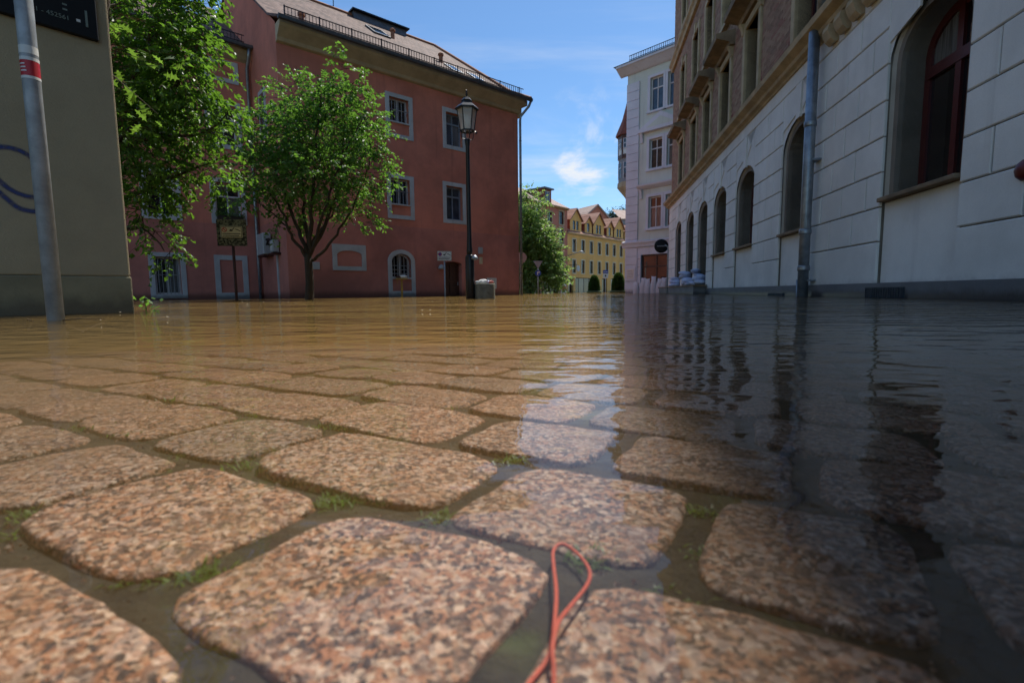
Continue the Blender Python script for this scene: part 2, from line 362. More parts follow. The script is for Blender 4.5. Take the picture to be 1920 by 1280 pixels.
def water_mat():
    t = NT('flood_water'); t.n.remove(t.b); p = t.co()
    # ripple height in metres: slow swell, short wind ripples that grow away from the camera, a few arcs
    y = t.sep(p)[1]; x = t.sep(p)[0]
    swell = t.math('MULTIPLY', t.noise(t.mapv(p, (1, 1.6, 1), (0, 0, R(12))), 5.2, 2, .5), .0048)
    far = t.math('MULTIPLY', t.rng(y, .45, 2.6, .10, 1.0), t.rng(t.noise(t.mapv(p, (.5, 1.1, 1)), 1.3, 3, .55), .34, .66, .25, 1.35))
    rip = t.math('MULTIPLY', t.math('MULTIPLY', t.noise(t.mapv(p, (1, 2.6, 1), (0, 0, R(-6))), 7.5, 3, .5, .3), .0085), far)
    fine = t.math('MULTIPLY', t.math('MULTIPLY', t.noise(t.mapv(p, (1, 2.2, 1), (0, 0, R(9))), 26, 2, .5), .0015), far)
    wv = t.n.new('ShaderNodeTexWave'); wv.wave_type = 'RINGS'; wv.rings_direction = 'SPHERICAL'; wv.inputs['Scale'].default_value = 2.1; wv.inputs['Distortion'].default_value = 2.5; wv.inputs['Detail'].default_value = 2; wv.inputs['Detail Scale'].default_value = .7
    t.l.new(t.mapv(p, (1, 1, 1), (0, 0, 0), (-3.2, -9.0, 0)), wv.inputs['Vector'])
    ring = t.math('MULTIPLY', t.math('MULTIPLY', wv.outputs['Fac'], .0022), far)
    near = t.math('MULTIPLY', t.noise(t.mapv(p, (1, 1.5, 1), (0, 0, R(20)), (3, 1, 0)), 15, 2, .5), .0013)
    h = t.math('ADD', t.math('ADD', t.math('ADD', swell, near), rip), t.math('ADD', fine, ring))
    nrm = t.bump(h, 1, 1)
    fr = t.n.new('ShaderNodeFresnel'); fr.inputs['IOR'].default_value = 1.42; t.l.new(nrm, fr.inputs['Normal'])
    tr = t.n.new('ShaderNodeBsdfTransparent'); gl = t.n.new('ShaderNodeBsdfGlossy'); gl.inputs['Roughness'].default_value = 0.0; t.l.new(nrm, gl.inputs['Normal'])
    mx = t.n.new('ShaderNodeMixShader'); t.l.new(fr.outputs[0], mx.inputs[0]); t.l.new(tr.outputs[0], mx.inputs[1]); t.l.new(gl.outputs[0], mx.inputs[2])
    t.l.new(mx.outputs[0], t.out.inputs[0])
    v = t.n.new('ShaderNodeVolumePrincipled'); v.inputs['Color'].default_value = (.78, .54, .21, 1); v.inputs['Density'].default_value = 1.45; v.inputs['Anisotropy'].default_value = .3
    t.l.new(v.outputs[0], t.out.inputs['Volume'])
    return t.m
M['water'] = water_mat()
def spray():
    t = NT('blue_spray_paint'); a = t.n.new('ShaderNodeAttribute'); a.attribute_name = 'edge'
    p = t.co(); t.fin((.045, .06, .17), .8)
    al = t.math('MULTIPLY', t.rng(a.outputs['Fac'], 0, .75), t.rng(t.noise(p, 30, 4), .2, .6, .45, .85))
    t.l.new(al, t.b.inputs['Alpha']); return t.m
M['spray'] = spray()

# ------------------------------------------------------------------ ground, setts and flood water
STONE_TOP = -0.038
def dip(y):                                          # the street falls away from the camera
    y = max(0, min(y, 11)); return .022 * max(0, y - .3) + .055 * max(0, y - 1.5)
def bed_z(y):
    return STONE_TOP - .0042 - dip(y)
g = MB()
ys = [-30, -1, 0, .25, .5, .8, 1.2, 1.6, 1.9, 2.3, 3, 4, 6, 8, 11, 20, 60, 200, 900]
xs = [-900, -60, -12, -4, -2, -1, 0, 1, 2, 4, 12, 60, 900]
for y in ys:
    for x in xs: g.v.append((x, y, bed_z(y)))
for j in range(len(ys) - 1):
    for i in range(len(xs) - 1):
        a = j * len(xs) + i; g.f.append((a, a + 1, a + len(xs) + 1, a + len(xs)))
ground = struct(g.build('ground', M['bed'])); ground['label'] = 'silty street bed under the flood water'

SC = (CAM_H - STONE_TOP) / .14
UR = Vector((.875, -.485)); VR = Vector((.485, .875))
rows = {0: [-.78, -.60, -.44, -.258, -.088, .075, .24], 1: [-.90, -.73, -.56, -.405, -.19, -.042, .075, .24, .40],
        2: [-1.02, -.86, -.675, -.485, -.285, -.13, .02, .18, .36], 3: [-1.1, -.95, -.80, -.56, -.36, -.2, -.03, .13, .3],
        4: [-1.15, -.98, -.82, -.665, -.51, -.33, -.16, .01, .2]}
rs = random.Random(3)
def stone(q0, q1, w0, w1, near):
    n = 36 if near else 20
    hx, hy = (q1 - q0) / 2, (w1 - w0) / 2
    cx_, cy_2 = (q0 + q1) / 2, (w0 + w1) / 2
    skew = rs.uniform(-.004, .004); tw = rs.uniform(-.022, .022); e = rs.uniform(4.8, 7.5)
    tx, ty = rs.uniform(-.02, .02), rs.uniform(-.02, .02) - .02; dz = rs.uniform(-.0018, .0018); sd = rs.uniform(0, 100)
    mb = MB(); prof = [(.40, .0010), (.74, .0009), (.93, .0006), (.965, .0002), (.987, -.0008), (1.0, -.0030), (1.0, -.03)]
    mb.v.append((0, 0, .005))
    for s_, z in prof:
        for k in range(n):
            a = 2 * PI * k / n; ca, sa = math.cos(a), math.sin(a)
            rr = (abs(ca) ** e + abs(sa) ** e) ** (-1 / e)
            wob = 1 + .034 * noise.noise(Vector((ca * 1.6 + sd, sa * 1.6, sd))) + .022 * noise.noise(Vector((ca * 5 + sd, sa * 5, sd))) + .018 * noise.noise(Vector((ca * 14 + sd, sa * 14, sd)))
            px, py = hx * rr * ca * s_ * wob, hy * rr * sa * s_ * wob
            px, py = px + skew * py / hy, py + tw * px
            mb.v.append((px, py, z + tx * px + ty * py + .0022 * noise.noise(Vector((px * 30 + sd, py * 30, sd)))))
    for k in range(n): mb.f.append((0, 1 + k, 1 + (k + 1) % n))
    for i in range(len(prof) - 1):
        for k in range(n):
            l = (k + 1) % n; mb.f.append((1 + i * n + k, 1 + (i + 1) * n + k, 1 + (i + 1) * n + l, 1 + i * n + l))
    o = mb.build('paving_stone', M['granite'], ground, True)
    c = UR * cx_ + VR * cy_2
    o.location = (c.x, c.y, STONE_TOP + dz - dip(c.y)); o.rotation_euler = (0, 0, math.atan2(UR.y, UR.x))
for k in range(-2, 17):
    w0 = (.165 + .1315 * k - .0655) * SC; w1 = w0 + .1315 * SC
    br = rows.get(k)
    if br is None:
        q = (-.45 - .17 * (k + 3)) if k > 4 else -.9
        q += rs.uniform(-.1, .1); br = [q]
        while q < (.55 if k > 4 else .6): q += rs.uniform(.14, .205); br.append(q)
    else:
        while br[0] > -1.35 - .1 * k: br.insert(0, br[0] - rs.uniform(.14, .2))
        while br[-1] < .75: br.append(br[-1] + rs.uniform(.14, .2))
    j = .0056 * SC
    for a, b in zip(br[:-1], br[1:]):
        c = UR * ((a + b) / 2 * SC) + VR * ((w0 + w1) / 2)
        if c.y < -.05 or c.y > 2.35 or abs(c.x) > 1.15 * max(c.y, .1) + .25: continue
        stone(a * SC + j * rs.uniform(1.3, 1.8), b * SC - j * rs.uniform(1.3, 1.8), w0 + j * rs.uniform(.9, 1.2), w1 - j * rs.uniform(.9, 1.2), c.y < .9)

wb = MB().box(-420, 420, -25, 700, -3, 0)
water = struct(wb.build('flood_water', M['water'])); water['label'] = 'brown rippled flood water covering the street'

# ------------------------------------------------------------------ facade tools (local x along the facade, -y towards the street)
def op(x0, x1, z0, z1, rise=0, n=12):
    return dict(x0=x0, x1=x1, z0=z0, z1=z1, rise=rise, n=n)
def topz(o, x):
    if not o['rise']: return o['z1']
    c, hw = (o['x0'] + o['x1']) / 2, (o['x1'] - o['x0']) / 2
    return o['z1'] - o['rise'] + o['rise'] * math.sqrt(max(0, 1 - ((x - c) / hw) ** 2))
def outline(o, g=0, gb=None):
    gb = g if gb is None else gb
    x0, x1, z0 = o['x0'] - g, o['x1'] + g, o['z0'] - gb
    if not o['rise']: return [(x0, z0), (x1, z0), (x1, o['z1'] + g), (x0, o['z1'] + g)]
    c, hw, sp, rise = (x0 + x1) / 2, (x1 - x0) / 2, o['z1'] - o['rise'], o['rise'] + g
    pts = [(x0, z0), (x1, z0)]
    for k in range(o['n'] + 1):
        a = PI * k / o['n']; pts.append((c + hw * math.cos(a), sp + rise * math.sin(a)))
    return pts
def wall(mb, x0, x1, z0, z1, ops, y=0, depth=.3):
    br = {x0, x1}
    for o in ops:
        br |= {o['x0'], o['x1']}
        if o['rise']:
            c, hw = (o['x0'] + o['x1']) / 2, (o['x1'] - o['x0']) / 2
            br |= {c + hw * math.cos(PI * k / o['n']) for k in range(1, o['n'])}
    br = sorted(b for b in br if x0 - 1e-6 <= b <= x1 + 1e-6)
    for a, b in zip(br[:-1], br[1:]):
        if b - a < 1e-5: continue
        mid = (a + b) / 2; cov = sorted((o for o in ops if o['x0'] < mid < o['x1']), key=lambda o: o['z0'])
        la = lb = z0
        for o in cov:
            if o['z0'] > la + 1e-5 or o['z0'] > lb + 1e-5: mb.face([(a, y, la), (b, y, lb), (b, y, o['z0']), (a, y, o['z0'])])
            la, lb = topz(o, a), topz(o, b)
        mb.face([(a, y, la), (b, y, lb), (b, y, z1), (a, y, z1)])
    for o in ops:
        pts = outline(o)
        for i in range(len(pts)):
            (xa, za), (xb, zb) = pts[i], pts[(i + 1) % len(pts)]
            if abs(xa - xb) + abs(za - zb) > 1e-5: mb.face([(xb, y, zb), (xa, y, za), (xa, y + depth, za), (xb, y + depth, zb)])
def window(par, o, y, mframe, mglass, fw=.06, cols=2, trans=(), d=.06, mw=.045, name='window'):
    mb = MB().ring(outline(o), outline(o, -fw), y, y + d)
    xs_ = [o['x0'] + (o['x1'] - o['x0']) * k / cols for k in range(cols + 1)]
    zt = max(o['z0'] + .1, o['z1'] - fw)
    for x in xs_[1:-1]: mb.box(x - mw / 2, x + mw / 2, y - .006, y + d - .01, o['z0'] + fw * .5, min(topz(o, x) - fw * .5, zt + fw * .5))
    for z in trans: mb.box(o['x0'] + fw * .5, o['x1'] - fw * .5, y - .014, y + d - .004, z - mw * .7, z + mw * .7)
    f = mb.build(name, mframe, par)
    zs = [o['z0'] + fw * .6] + list(trans) + [o['z1'] + 5]
    for za, zb in zip(zs[:-1], zs[1:]):
        for i in range(cols):
            a = xs_[i] + (fw * .6 if i == 0 else 0); b = xs_[i + 1] - (fw * .6 if i == cols - 1 else 0)
            k = 7 if o['rise'] and zb > o['z1'] else 1
            top = [(b + (a - b) * t / k, min(zb, topz(o, b + (a - b) * t / k) - fw * .6)) for t in range(k + 1)]
            top = [(x, max(z, za + .01)) for x, z in top]
            MB().prism([(a, za), (b, za)] + top, y + d * .4, y + d * .4 + .008).build('pane', mglass, f)
    return f
def surround(par, o, w, mat, proud=.03, name='window_surround', gb=None):
    return bevel(MB().ring(outline(o, w, w if gb is None else gb), outline(o, 0, 0 if gb != 0 else 0), -proud, .02).build(name, mat, par), .006)
def extr(prof, x0, x1):                     # profile in (y, z), extruded along x
    mb = MB(); k = len(prof)
    mb.v += [(x0, a, b) for a, b in prof] + [(x1, a, b) for a, b in prof]
    mb.f += [tuple(range(k)), tuple(range(2 * k - 1, k - 1, -1))]
    for i in range(k): j = (i + 1) % k; mb.f.append((j, i, k + i, k + j))
    return mb
def ironbars(par, o, nv, nh, y, mat):
    mb = MB()
    for k in range(1, nv + 1):
        x = o['x0'] + (o['x1'] - o['x0']) * k / (nv + 1); mb.box(x - .009, x + .009, y, y + .018, o['z0'], topz(o, x))
    for k in range(1, nh + 1):
        z = o['z0'] + (o['z1'] - o['rise'] - o['z0']) * k / (nh + 1) if nh > 1 else o['z0'] + (o['z1'] - o['z0']) * .52
        mb.box(o['x0'], o['x1'], y - .008, y + .026, z - .009, z + .009)
    return mb.build('window_bars', mat, par)

# ------------------------------------------------------------------ cream house on the left
RZC = R(49.5); CE = (-2.69, 3.50)
h = thing('cream_house', 'cream rendered house corner with blue spray scrawl and black board, nearest on the left', 'house', (CE[0], CE[1], 0), RZC)
b = MB().box(-7, 0, 0, 5, .25, 6.5).build('wall', M['cream'], h); bevel(b, .012, 2)
b = MB().box(-7.01, .004, -.004, 5.01, -1.2, .25).build('base_band', M['cream_base'], h); bevel(b, .01, 2)
def cream_local(x, y):
    # photograph pixel -> point on this wall
    d = cf + (x - 960) / FPX * cr - (y - 640) / FPX * cu
    n_ = Vector((math.sin(RZC), -math.cos(RZC), 0)); k = n_.dot(Vector((CE[0], CE[1], 0))) / n_.dot(d)
    p = Vector((0, 0, CAM_H)) + d * k; v = Vector((math.cos(RZC), math.sin(RZC), 0))
    return (p - Vector((CE[0], CE[1], 0))).dot(v), p.z
SGX, SGZ = cream_local(184, 81)
bd = MB().box(-2.6, SGX, -.035, -.002, SGZ, 3.3).build('sign_board', M['signblack'], h); bevel(bd, .006)
def text(par, s, x, z, size, mat, y=-.037, name='lettering', rot=0):
    c = bpy.data.curves.new(name, 'FONT'); c.body = s; c.size = size; c.extrude = .0006; c.materials.append(mat)
    tmp = bpy.data.objects.new(name, c); C.objects.link(tmp); bpy.context.view_layer.update(); me = bpy.data.meshes.new_from_object(tmp); bpy.data.objects.remove(tmp)
    o = link(name, me, par); o.location = (x, y, z); o.rotation_euler = (R(90), -rot, 0); return o
tx0, tz0 = cream_local(56, 22); tx1, tz1 = cream_local(134, 46)
text(bd, '21 - 452561', tx0, tz1 + .004, (tx1 - tx0) / 5.2, M['dimtext'])
for k in range(2): MB().box(tx0 + .15, tx1 - .02, -.0365, -.0345, tz1 + .06 + .03 * k, tz1 + .07 + .03 * k).build('text_line', M['dimtext'], bd)
dx_, dz_ = cream_local(145, 43)
MB().box(dx_ - .01, dx_ + .01, -.038, -.0345, dz_ - .008, dz_ + .008).build('label_dot', M['signwhite'], bd)
dx_, dz_ = cream_local(160, 40)
MB().box(dx_ - .006, dx_ + .006, -.0375, -.0345, dz_ - .05, dz_ + .05).build('side_lettering', M['dimtext'], bd)
def ribbon(name, pts, w, par, mat):
    mb = MB(); ed = []
    n = len(pts)
    for i, (x, z) in enumerate(pts):
        (xa, za), (xb, zb) = pts[max(i - 1, 0)], pts[min(i + 1, n - 1)]
        L = math.hypot(xb - xa, zb - za); nx, nz = -(zb - za) / L, (xb - xa) / L
        for s_, e in ((-1, 0), (0, 1), (1, 0)):
            mb.v.append((x + nx * w * s_, -.0025, z + nz * w * s_)); ed.append(e * min(1, i / 3, (n - 1 - i) / 3))
    for i in range(n - 1):
        for k in (0, 1): a = i * 3 + k; mb.f.append((a, a + 1, a + 4, a + 3))
    o = mb.build(name, mat, par); at_ = o.data.attributes.new('edge', 'FLOAT', 'POINT'); at_.data.foreach_set('value', ed); return o
def spline(P, n=10):
    out = []
    for i in range(len(P) - 1):
        p0, p1, p2, p3 = P[max(i - 1, 0)], P[i], P[i + 1], P[min(i + 2, len(P) - 1)]
        for k in range(n):
            t = k / n; out.append(tuple(.5 * ((2 * p1[d]) + (-p0[d] + p2[d]) * t + (2 * p0[d] - 5 * p1[d] + 4 * p2[d] - p3[d]) * t * t + (-p0[d] + 3 * p1[d] - 3 * p2[d] + p3[d]) * t ** 3) for d in range(len(p1))))
    return out + [P[-1]]
for P in ([(-40, 290), (0, 276), (40, 284), (72, 306)], [(-40, 300), (0, 340), (22, 357), (50, 368), (80, 372)], [(-10, 352), (15, 375), (40, 392), (75, 396), (100, 380)]):
    ribbon('graffiti', spline([cream_local(*q) for q in P], 8), .021, h, M['spray'])

# round sign post in front of it
pp = at(105, 600, 2.375)
sp = thing('sign_post', 'round galvanised sign post with red and white sticker beside the cream wall', 'post', (pp.x, pp.y, 0))
MB().lathe([(.033, -.5), (.033, 3.2)], 24).build('pole', M['galv'], sp, True)
st = MB().lathe([(.0338, 1.115), (.0338, 1.19)], 24, cap=False).build('red_sticker', M['signred'], sp, True)
MB().lathe([(.0342, 1.185), (.0342, 1.20)], 24, cap=False).build('sticker_edge', M['signwhite'], st, True)
MB().lathe([(.0342, 1.105), (.0342, 1.117)], 24, cap=False).build('sticker_edge', M['signwhite'], st, True)
for k in range(3):
    a0 = R(-115 - 4 * k); tb = MB()
    for i in range(5):
        a = a0 + R(9) * i; b2 = a0 + R(9) * (i + 1); z0 = 1.135 + .015 * k; r_ = .0343
        tb.face([(r_ * math.cos(a), r_ * math.sin(a), z0), (r_ * math.cos(b2), r_ * math.sin(b2), z0), (r_ * math.cos(b2), r_ * math.sin(b2), z0 + .006), (r_ * math.cos(a), r_ * math.sin(a), z0 + .006)])
    tb.build('sticker_text_line', M['signwhite'], st)
MB().lathe([(.0338, 1.215), (.0338, 1.25)], 24, cap=False).build('white_tape', M['signwhite'], sp, True)

# ------------------------------------------------------------------ red house: main block
RZR = R(40.55); RL = (-7.4, 15.7); W_ = 10.2; EAVE = 8.55
h = thing('red_house', 'long dark red rendered house with tiled roof and grey window surrounds', 'house', (RL[0], RL[1], 0), RZR); h.scale = (1, 1, .957); X0 = .32
lowops, upops = [], []; RH = 13.05
def apron_window(x0, x1, z0, z1, zs, ops, bars=True):
    o = op(x0 + .16, x1 - .16, zs, z1 - .15); ops.append(o)
    outer = op(x0, x1, z0, z1)
    bevel(MB().ring(outline(outer), outline(op(x0 + .16, x1 - .16, z0 + .15, z1 - .15)), -.03, .03).build('window_surround', M['greystone'], h), .006)
    MB().box(x0 + .155, x1 - .155, -.06, .1, zs - .05, zs).build('window_sill', M['greystone'], h)
    f = window(h, o, .17, M['whiteframe'], M['glass'], .05, 2)
    if bars: ironbars(h, o, 5, 1, .06, M['greyiron'])
apron_window(3.90, 5.00, 6.00, 7.62, 6.60, upops)
apron_window(3.86, 4.96, 2.98, 4.65, 3.55, upops)
for (x0, x1, z0, z1) in ((6.30, 7.40, 6.02, 7.62), (6.24, 7.34, 3.02, 4.68)):
    o = op(x0 + .16, x1 - .16, z0 + .15, z1 - .15); upops.append(o); surround(h, o, .16, M['greystone'])
    window(h, o, .17, M['blueframe'], M['glassblue'], .06, 2, (z1 - .55,))
o = op(3.80 + .15, 4.90 - .15, .74, 1.66, .3); lowops.append(o)
full = op(3.80 + .15, 4.90 - .15, .22, 1.66, .3)
bevel(MB().ring(outline(full, .16, .6), outline(full), -.03, .03).build('window_surround', M['greystone'], h), .006)
MB().box(3.94, 4.76, -.06, .1, .69, .74).build('window_sill', M['greystone'], h)
window(h, o, .17, M['whiteframe'], M['glass'], .05, 2); ironbars(h, o, 5, 3, .06, M['greyiron'])
blind = op(1.92, 2.80, 1.12, 1.68, .16)        # blind window: square outside, arched inside
inn = outline(blind); k0 = len(inn); outr = []
for x, z in inn:
    if z < 1.2: outr.append((1.76 if x < 2.3 else 2.96, .97))
    else:
        t = (x - 1.92) / .88; outr.append((1.76 + 1.2 * t, 1.9))
outr[2] = (2.96, 1.9); outr[-1] = (1.76, 1.9)
bevel(MB().ring(outr, inn, -.03, .02).build('blind_window_surround', M['greystone'], h), .005)
o = op(6.24, 7.07, -.9, 1.44, .12); lowops.append(o)
dr = window(h, o, .22, M['brownwood'], M['brownwood'], .09, 2, (.62,), .07, .07, 'door')
MB().box(6.99, 7.02, .19, .22, .45, .6).build('handle', M['greyiron'], dr)
w = MB(); wall(w, X0, W_, -1.2, 2.72, lowops); w.face([(W_, 0, -1.2), (W_, 11, -1.2), (W_, 11, 2.72), (W_, 0, 2.72)]); w.face([(X0, 11, -1.2), (X0, 0, -1.2), (X0, 0, 2.72), (X0, 11, 2.72)]); w.build('lower_wall', M['red_low'], h)
w = MB(); wall(w, X0, W_, 2.72, EAVE, upops); w.face([(W_, 0, 2.72), (W_, 11, 2.72), (W_, 11, EAVE), (W_, 0, EAVE)]); w.face([(X0, 11, 2.72), (X0, 0, 2.72), (X0, 0, EAVE + .25), (X0, .5, 9.2), (X0, 5.5, RH - .1), (X0, 11, 8.8)]); w.build('upper_wall', M['red'], h)
extr([(.0, 8.18), (-.10, 8.22), (-.16, 8.32), (-.42, 8.54), (-.48, 8.62), (-.48, 8.72), (.0, 8.72)], X0, W_).build('cornice', M['soffit'], h)
cb = MB().box(W_, W_ + .20, -.42, 10.6, 8.5, 8.72); cb.box(W_, W_ + .14, -.1, 10.6, 8.08, 8.5); cb.build('cornice_return', M['soffit'], h)
rf = MB(); E0 = [(.27, -.56, 8.78), (10.46, -.56, 8.78)]; K0 = [(.27, .55, 9.3), (10.28, .55, 9.35)]; RG = [(.27, 5.5, RH), (9.5, 5.5, RH)]
rf.face([E0[0], E0[1], K0[1], K0[0]]).face([K0[0], K0[1], RG[1], RG[0]]).face([(10.46, -.56, 8.78), (10.46, 11.6, 8.78), (10.28, 10.5, 9.35), (10.28, .55, 9.35)]).face([(10.28, .55, 9.35), (10.28, 10.5, 9.35), RG[1]])
rf.face([(10.46, 11.6, 8.78), (.27, 11.6, 8.78), RG[0], RG[1]])
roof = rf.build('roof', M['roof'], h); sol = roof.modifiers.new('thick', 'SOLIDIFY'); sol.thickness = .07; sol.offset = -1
gt = extr([(-.54, 8.68), (-.60, 8.63), (-.66, 8.66), (-.68, 8.76), (-.64, 8.77), (-.62, 8.70), (-.56, 8.72)], .24, 10.5); gt.build('gutter', M['gutter'], h)
sg = MB()
for x in [i * .105 + .5 for i in range(92)]: sg.box(x - .008, x + .008, -.40, -.385, 8.92, 9.17)
for x in [i * 1.05 + .5 for i in range(10)]: sg.box(x - .018, x + .018, -.41, -.375, 8.86, 9.20)
for z in (8.94, 9.17): sg.box(.48, 10.2, -.405, -.38, z - .012, z + .012)
sg.build('snow_guard', M['iron'], roof)
rc = [(.27, 5.5, RH), (9.5, 5.5, RH + .02), (10.28, .55, 9.37), (10.48, -.55, 8.8)]
MB().tube(rc, .09, 6).build('ridge_tiles', M['clay'], roof)
def on_roof(x, y): return 9.3 + (y - .55) * (RH - 9.3) / 4.95
for (x, y) in ((1.25, .35), (6.2, 3.6), (7.6, 2.0)):
    z = on_roof(x, y); MB().lathe([(.09, z - .15), (.085, z + .28), (.12, z + .3), (.12, z + .38), (.07, z + .42)], 10, (x, y)).build('roof_vent', M['clay'], roof)
def skylight(x, y, w_, l_, par):
    s = Vector((0, 4.95, RH - 9.3)).normalized(); mb = MB(); nn = Vector((0, -s.z, s.y))
    b0 = Vector((x, y, on_roof(x, y))); q = [b0, b0 + Vector((w_, 0, 0)), b0 + Vector((w_, 0, 0)) + s * l_, b0 + s * l_]
    mb.v += [tuple(p - nn * .02) for p in q] + [tuple(p + nn * .07) for p in q]; mb.f += [(4, 5, 6, 7), (0, 1, 5, 4), (1, 2, 6, 5), (2, 3, 7, 6), (3, 0, 4, 7)]
    f = mb.build('roof_window', M['gutter'], par)
    i = [b0 + Vector((.07, 0, 0)) + s * .07, b0 + Vector((w_ - .07, 0, 0)) + s * .07, b0 + Vector((w_ - .07, 0, 0)) + s * (l_ - .07), b0 + Vector((.07, 0, 0)) + s * (l_ - .07)]
    MB().face([p + nn * .074 for p in i]).build('pane', M['glassblue'], f)
skylight(5.2, 3.3, .75, 1.1, roof); skylight(7.6, 1.1, .55, .9, roof); skylight(8.6, .9, .55, .9, roof)
ds = MB().box(5.2, 7.8, 5.25, 5.9, 12.3, RH + .12); ds.build('dormer_box', M['gutter'], roof)
MB().box(5.1, 7.9, 5.1, 6.0, RH + .12, RH + .18).build('dormer_lid', M['iron'], roof)
MB().tube([(4.4, 5.5, RH - .1), (4.4, 5.5, RH + 2)], .02, 6).build('antenna', M['iron'], roof)
dp = MB().tube([(10.44, -.6, 8.66), (10.40, -.5, 8.45), (10.28, -.1, 8.1), (10.26, -.09, 7.9), (10.26, -.09, -1)], .055, 10); dp.build('downpipe', M['zinc'], h, True)
for z in (1, 3, 5, 7): MB().lathe([(.062, z), (.062, z + .04)], 10, (10.26, -.09)).build('pipe_clip', M['gutter'], h)
# small fittings on the facade: a light, a meter box, notices, a vent
MB().lathe([(.02, 1.30), (.10, 1.24), (.13, 1.14), (.10, 1.10)], 14, (6.02, -.13)).build('wall_light', M['boxgrey'], h, True)
bevel(MB().box(7.92, 8.10, -.10, 0, 1.82, 2.10).build('meter_box', M['boxgrey'], h), .01)
bevel(MB().box(7.97, 8.13, -.03, 0, 1.38, 1.68).build('notice_frame', M['signcream'], h), .005)
bevel(MB().box(8.35, 8.88, -.03, 0, .30, .78).build('notice_board', M['signwhite'], h), .008)
bevel(MB().box(1.06, 1.32, -.03, 0, .98, 1.24).build('vent_grille', M['greystone'], h), .008)
MB().box(.9, .96, -.05, 0, 5.9, 5.96).build('wall_anchor', M['iron'], h); MB().box(7.9, 7.95, -.04, 0, 6.9, 6.95).build('wall_anchor', M['iron'], h)
# side face towards the recess: slim window, slim panel
sd_ = MB().box(X0 - .035, X0, 1.4, 2.2, 5.6, 7.3); sd_.build('side_window_surround', M['greystone'], h)
MB().box(X0 - .045, X0 - .03, 1.55, 2.05, 5.75, 7.15).build('side_window_pane', M['glass'], h)
MB().box(X0 - .03, X0, 1.0, 1.15, -.4, 1.5).build('side_panel_strip', M['greystone'], h)

# recessed wing of the red house
IC = (RL[0] + .7598 * X0 - .6501 * 3.15, RL[1] + .6501 * X0 + .7598 * 3.15)
h2 = thing('red_house_wing', 'recessed red wing behind the trees with barred window, blind door and flower box', 'house', (IC[0], IC[1], 0), RZR); h2.scale = (1, 1, .955)
ops2 = []
def win2(x0, x1, z0, z1, bars=False):
    o = op(x0 + .15, x1 - .15, z0 + .13, z1 - .13); ops2.append(o); surround(h2, o, .15, M['greystone'])
    window(h2, o, .16, M['whiteframe'], M['glass'], .06, 2, () if bars else (z1 - .6,))
    if bars: ironbars(h2, o, 6, 1, .05, M['greyiron'])
win2(-1.5, -.39, 5.45, 7.12); win2(-1.5, -.39, 2.75, 4.35)
win2(-3.45, -2.35, 5.45, 7.12); win2(-3.45, -2.35, 2.75, 4.45); win2(-3.38, -2.36, .05, 1.6, True); win2(-5.6, -4.5, 5.45, 7.12); win2(-5.6, -4.5, 2.75, 4.45)
for (x0, x1, z0, z1) in ((-1.5, -.39, 7.78, 8.55), (-3.45, -2.35, 7.78, 8.55)):
    bevel(MB().ring(outline(op(x0, x1, z0, z1)), outline(op(x0 + .15, x1 - .15, z0 + .15, z1 - .15)), -.03, .02).build('blind_window_surround', M['greystone'], h2), .005)
bevel(MB().ring(outline(op(-1.52, -.47, -.2, 1.6)), outline(op(-1.35, -.64, .22, 1.42)), -.03, .02).build('blind_door_surround', M['greystone'], h2), .005)
w = MB(); wall(w, -11, 0, -1.2, 2.72, [o for o in ops2 if o['z1'] < 2.72]); w.build('lower_wall', M['red_low'], h2)
w = MB(); wall(w, -11, 0, 2.72, 9.0, [o for o in ops2 if o['z1'] > 2.72]); w.build('upper_wall', M['red'], h2)
extr([(0, 8.62), (-.12, 8.7), (-.36, 8.95), (-.36, 9.05), (0, 9.05)], -11, 0).build('cornice', M['soffit'], h2)
rf2 = MB().face([(-11, -.5, 9.08), (0, -.5, 9.08), (0, .6, 9.6), (-11, .6, 9.6)]).face([(-11, .6, 9.6), (0, .6, 9.6), (0, 5.5, 13.0), (-11, 5.5, 13.0)])
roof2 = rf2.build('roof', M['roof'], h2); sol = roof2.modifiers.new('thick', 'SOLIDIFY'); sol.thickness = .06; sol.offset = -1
sg = MB()
for x in [-6 + i * .11 for i in range(53)]: sg.box(x - .008, x + .008, -.3, -.285, 9.22, 9.47)
for z in (9.24, 9.47): sg.box(-6.05, -.2, -.305, -.28, z - .012, z + .012)
sg.build('snow_guard', M['iron'], roof2)
s = Vector((0, 4.9, 3.4)).normalized()
q = [Vector((-1.7, 3.0, 11.27)), Vector((-.7, 3.0, 11.27)), Vector((-.7, 3.0, 11.27)) + s * 1.0, Vector((-1.7, 3.0, 11.27)) + s * 1.0]
MB().face([p + Vector((0, -.04, .05)) for p in q]).build('roof_window', M['glassblue'], roof2)
extr([(-.48, 9.0), (-.54, 8.95), (-.60, 8.98), (-.62, 9.06), (-.56, 9.06), (-.5, 9.04)], -11, -.02).build('gutter', M['gutter'], h2)
MB().tube([(-.12, -.5, 9.0), (-.12, -.42, 8.7), (-.12, -.1, 8.4), (-.12, -.1, 2), (-.12, -.1, -1)], .055, 10).build('downpipe', M['zinc'], h2, True)
fb = MB().box(-1.35, -.55, -.22, -.04, 2.86, 3.02).build('flower_box', M['darkframe'], h2)
fl = MB(); rf_ = random.Random(5)
for k in range(260):
    p = Vector((rf_.uniform(-1.4, -.5), rf_.uniform(-.3, 0), 3.0 + abs(rf_.gauss(0, .08)))); d = Vector((rf_.gauss(0, 1), rf_.gauss(0, 1), rf_.gauss(0, 1))).normalized(); e = d.orthogonal().normalized()
    fl.face([p, p + (d + e) * .025, p + d * .05, p + (d - e) * .025])
fl.build('flowers', M['leafdark'], fb)

